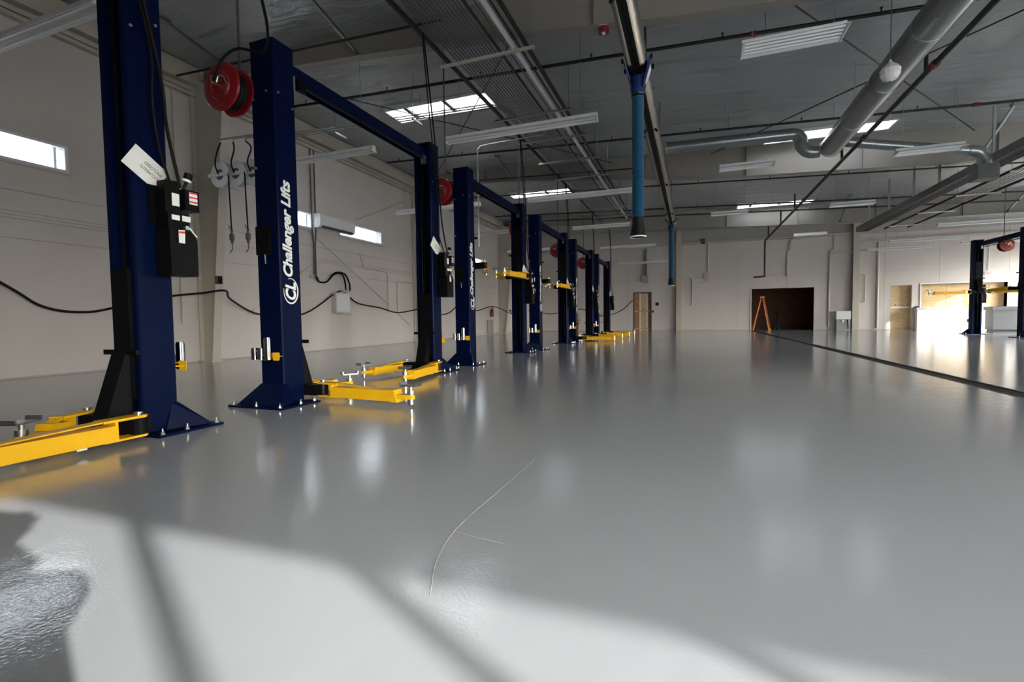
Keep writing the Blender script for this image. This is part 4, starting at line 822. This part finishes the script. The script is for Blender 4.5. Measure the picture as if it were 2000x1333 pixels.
t = thing('exit_sign', 'small white sign with red EXIT letters on the bright wall', 'sign', (14.55, Y, 2.95)); part('body', 'b', lambda b: b.box(-.17, .17, -.06, 0, -.11, .11), M['label'], t)
link('lettering', fit_text('EXIT', .26, .13, M['labelred'], (1, 0, 0), (0, 0, 1), (-.13, -.062, -.065), bold=.02), t)
part('lamp_head', 'l', lambda b: b.cyl((-.28, -.06, .0), (-.28, -.14, -.02), .05, 12), M['grey'], t); part('conduit', 'c', lambda b: b.cyl((0, -.03, .11), (0, -.03, 2.0), .015, 8), M['white'], t)
# ladder and pallet jack in the dark opening
t = thing('step_ladder', 'orange step ladder standing open in the wide dark opening', 'ladder', (4.02, YF+.55, 0))
ZT = 1.98
for s in (-1, 1):
    part('front_rail', 'f%d' % s, lambda b: b.beam((.06+.0, s*.14, ZT), (.42, s*.27, 0), .03, .07), M['orange'], t)
    part('rear_rail', 'r%d' % s, lambda b: b.beam((-.06, s*.13, ZT), (-.50, s*.25, 0), .03, .05), M['orange'], t)
    part('foot', 'ft%d' % s, lambda b: b.box(.38, .46, s*.27-.03, s*.27+.03, 0, .10), M['yellow'], t)
for k in range(5):
    z = .32*(k+1); u = 1-z/ZT; part('step', 's%d' % k, lambda b: b.box(.06+.36*u-.05, .06+.36*u+.05, -.14-.13*u, .14+.13*u, z-.015, z+.015), M['alu'], t)
part('top_cap', 'tc', lambda b: b.box(-.11, .12, -.18, .18, ZT-.02, ZT+.07), M['yellow'], t)
t = thing('pallet_jack', 'black pallet jack with loop handle parked in the wide dark opening', 'pallet jack', (4.9, YF+1.0, 0))
part('handle', 'h', lambda b: b.tube([(0, 0, .45), (0, -.15, 1.05)], .03, 8).tube(smooth_path([(0, -.15, 1.02), (-.16, -.17, 1.12), (-.17, -.19, 1.27), (0, -.2, 1.32), (.17, -.19, 1.27), (.16, -.17, 1.12), (0, -.15, 1.02)]), .02, 8), M['black'], t, smooth=True)
part('pump_body', 'b', lambda b: b.box(-.14, .14, -.1, .14, .12, .5).cyl((0, 0, .4), (0, 0, .62), .06, 12), M['rubber'], t)
for x in (-.2, .2): part('fork', 'k', lambda b: b.box(-.08, .08, .1, 1.2, .06, .11), M['black'], t, (x, 0, 0))
for x in (-.1, .1): part('wheel', 'w', lambda b: b.cyl((-.03, 0, .09), (.03, 0, .09), .09, 16), M['dkgrey'], t, (x, 0, 0), smooth=True)

# ================================================================== the photographer, whose shadow falls on the floor
def skin_figure(name, joints, edges, m, parent=None):
    me = bpy.data.meshes.new(name); me.from_pydata([j[0] for j in joints], edges, []); me.materials.append(m)
    o = bpy.data.objects.new(name, me); COL.objects.link(o)
    sk = o.modifiers.new('skin', 'SKIN'); sk.use_smooth_shade = True
    for i, j in enumerate(joints):
        v = me.skin_vertices[0].data[i]; v.radius = j[1] if isinstance(j[1], tuple) else (j[1], j[1]); v.use_root = (i == 0)
    o.modifiers.new('sub', 'SUBSURF').levels = 1; o.modifiers['sub'].render_levels = 2
    o.parent = parent; return o
J = [((.22, -.46, .42), (.17, .15)), ((.21, -.42, .66), (.16, .15)), ((.20, -.37, .95), (.21, .17)), ((.19, -.35, 1.12), (.17, .12)), ((.15, -.35, 1.20), .085), ((.13, -.345, 1.25), (.06, .06)), ((.125, -.34, 1.28), (.05, .05)),
     ((.0, -.37, 1.08), .09), ((-.17, -.26, .84), .065), ((-.11, -.13, .84), .035), ((.38, -.32, 1.10), .09), ((.385, -.225, 1.09), .06), ((.10, -.12, .86), .035),
     ((.10, -.44, .40), .11), ((.02, -.08, .50), .075), ((.0, -.14, .08), .05), ((.0, .02, .045), .04), ((.34, -.44, .40), .11), ((.36, -.10, .11), .075), ((.36, -.56, .07), .05), ((.36, -.70, .09), .035), ((.32, -.28, .74), (.11, .10)), ((.33, -.26, .52), (.12, .10))]
Eg = [(0, 1), (1, 2), (2, 3), (3, 4), (4, 5), (5, 6), (2, 7), (7, 8), (8, 9), (2, 10), (10, 11), (11, 12), (0, 13), (13, 14), (14, 15), (15, 16), (0, 17), (17, 18), (18, 19), (19, 20), (2, 21), (21, 22)]
ph = skin_figure('person', J, Eg, M['jacket'])
tag(ph, 'kneeling person in dark clothes holding a camera, seen only by the shadow', 'person')
hd = skin_figure('head', [((.12, -.335, 1.26), (.050, .05)), ((.12, -.32, 1.31), (.068, .078)), ((.12, -.325, 1.38), (.078, .092)), ((.12, -.335, 1.43), (.06, .075))], [(0, 1), (1, 2), (2, 3)], M['skin'], ph)
skin_figure('nose', [((.12, -.245, 1.365), .011), ((.12, -.228, 1.335), .014)], [(0, 1)], M['skin'], hd)
for s in (-1, 1):
    MB().lathe([(.0, -.012), (.009, -.008), (.012, 0), (.009, .008), (.0, .012)], (.12+s*.032, -.243, 1.372), (0, 1, 0), 10).build('eye', M['black'], hd, smooth=True)
    skin_figure('ear', [((.12+s*.080, -.335, 1.385), (.010, .018)), ((.12+s*.080, -.335, 1.345), (.008, .012))], [(0, 1)], M['skin'], hd)
MB().box(.097, .143, -.252, -.243, 1.298, 1.305).build('mouth', M['red'], hd)
skin_figure('hair', [((.12, -.38, 1.36), (.075, .06)), ((.12, -.365, 1.42), (.085, .085)), ((.12, -.33, 1.455), (.075, .085))], [(0, 1), (1, 2)], M['hair'], ph)
for s in (-1, 1):
    hj = [((s*.105-.015, -.125, .83), .026), ((s*.09-.015, -.105, .86), .03)]; he = [(0, 1)]
    for k in range(4):
        n = len(hj); hj += [((s*.075-.015, -.075-.012*k, .885-.016*k), .010), ((s*.045-.015, -.068-.012*k, .89-.016*k), .009)]; he += [(1, n), (n, n+1)]
    n = len(hj); hj += [((s*.085-.015, -.13, .885), .011), ((s*.06-.015, -.135, .90), .009)]; he += [(1, n), (n, n+1)]
    skin_figure('hand', hj, he, M['skin'], ph)
t = thing('camera', 'black photo camera held by the kneeling person', 'camera', (0, -.10, .90))
part('body', 'b', lambda b: b.box(-.065, .065, -.035, .025, -.045, .05).prism([(-.03, .05), (.03, .05), (.02, .075), (-.02, .075)], -.03, .03, 'y'), M['black'], t); part('lens', 'l', lambda b: b.cyl((0, .025, 0), (0, .07, 0), .035, 20), M['black'], t, smooth=True); part('shutter_button', 's', lambda b: b.cyl((.045, .0, .05), (.045, .0, .06), .008, 10), M['chrome'], t)
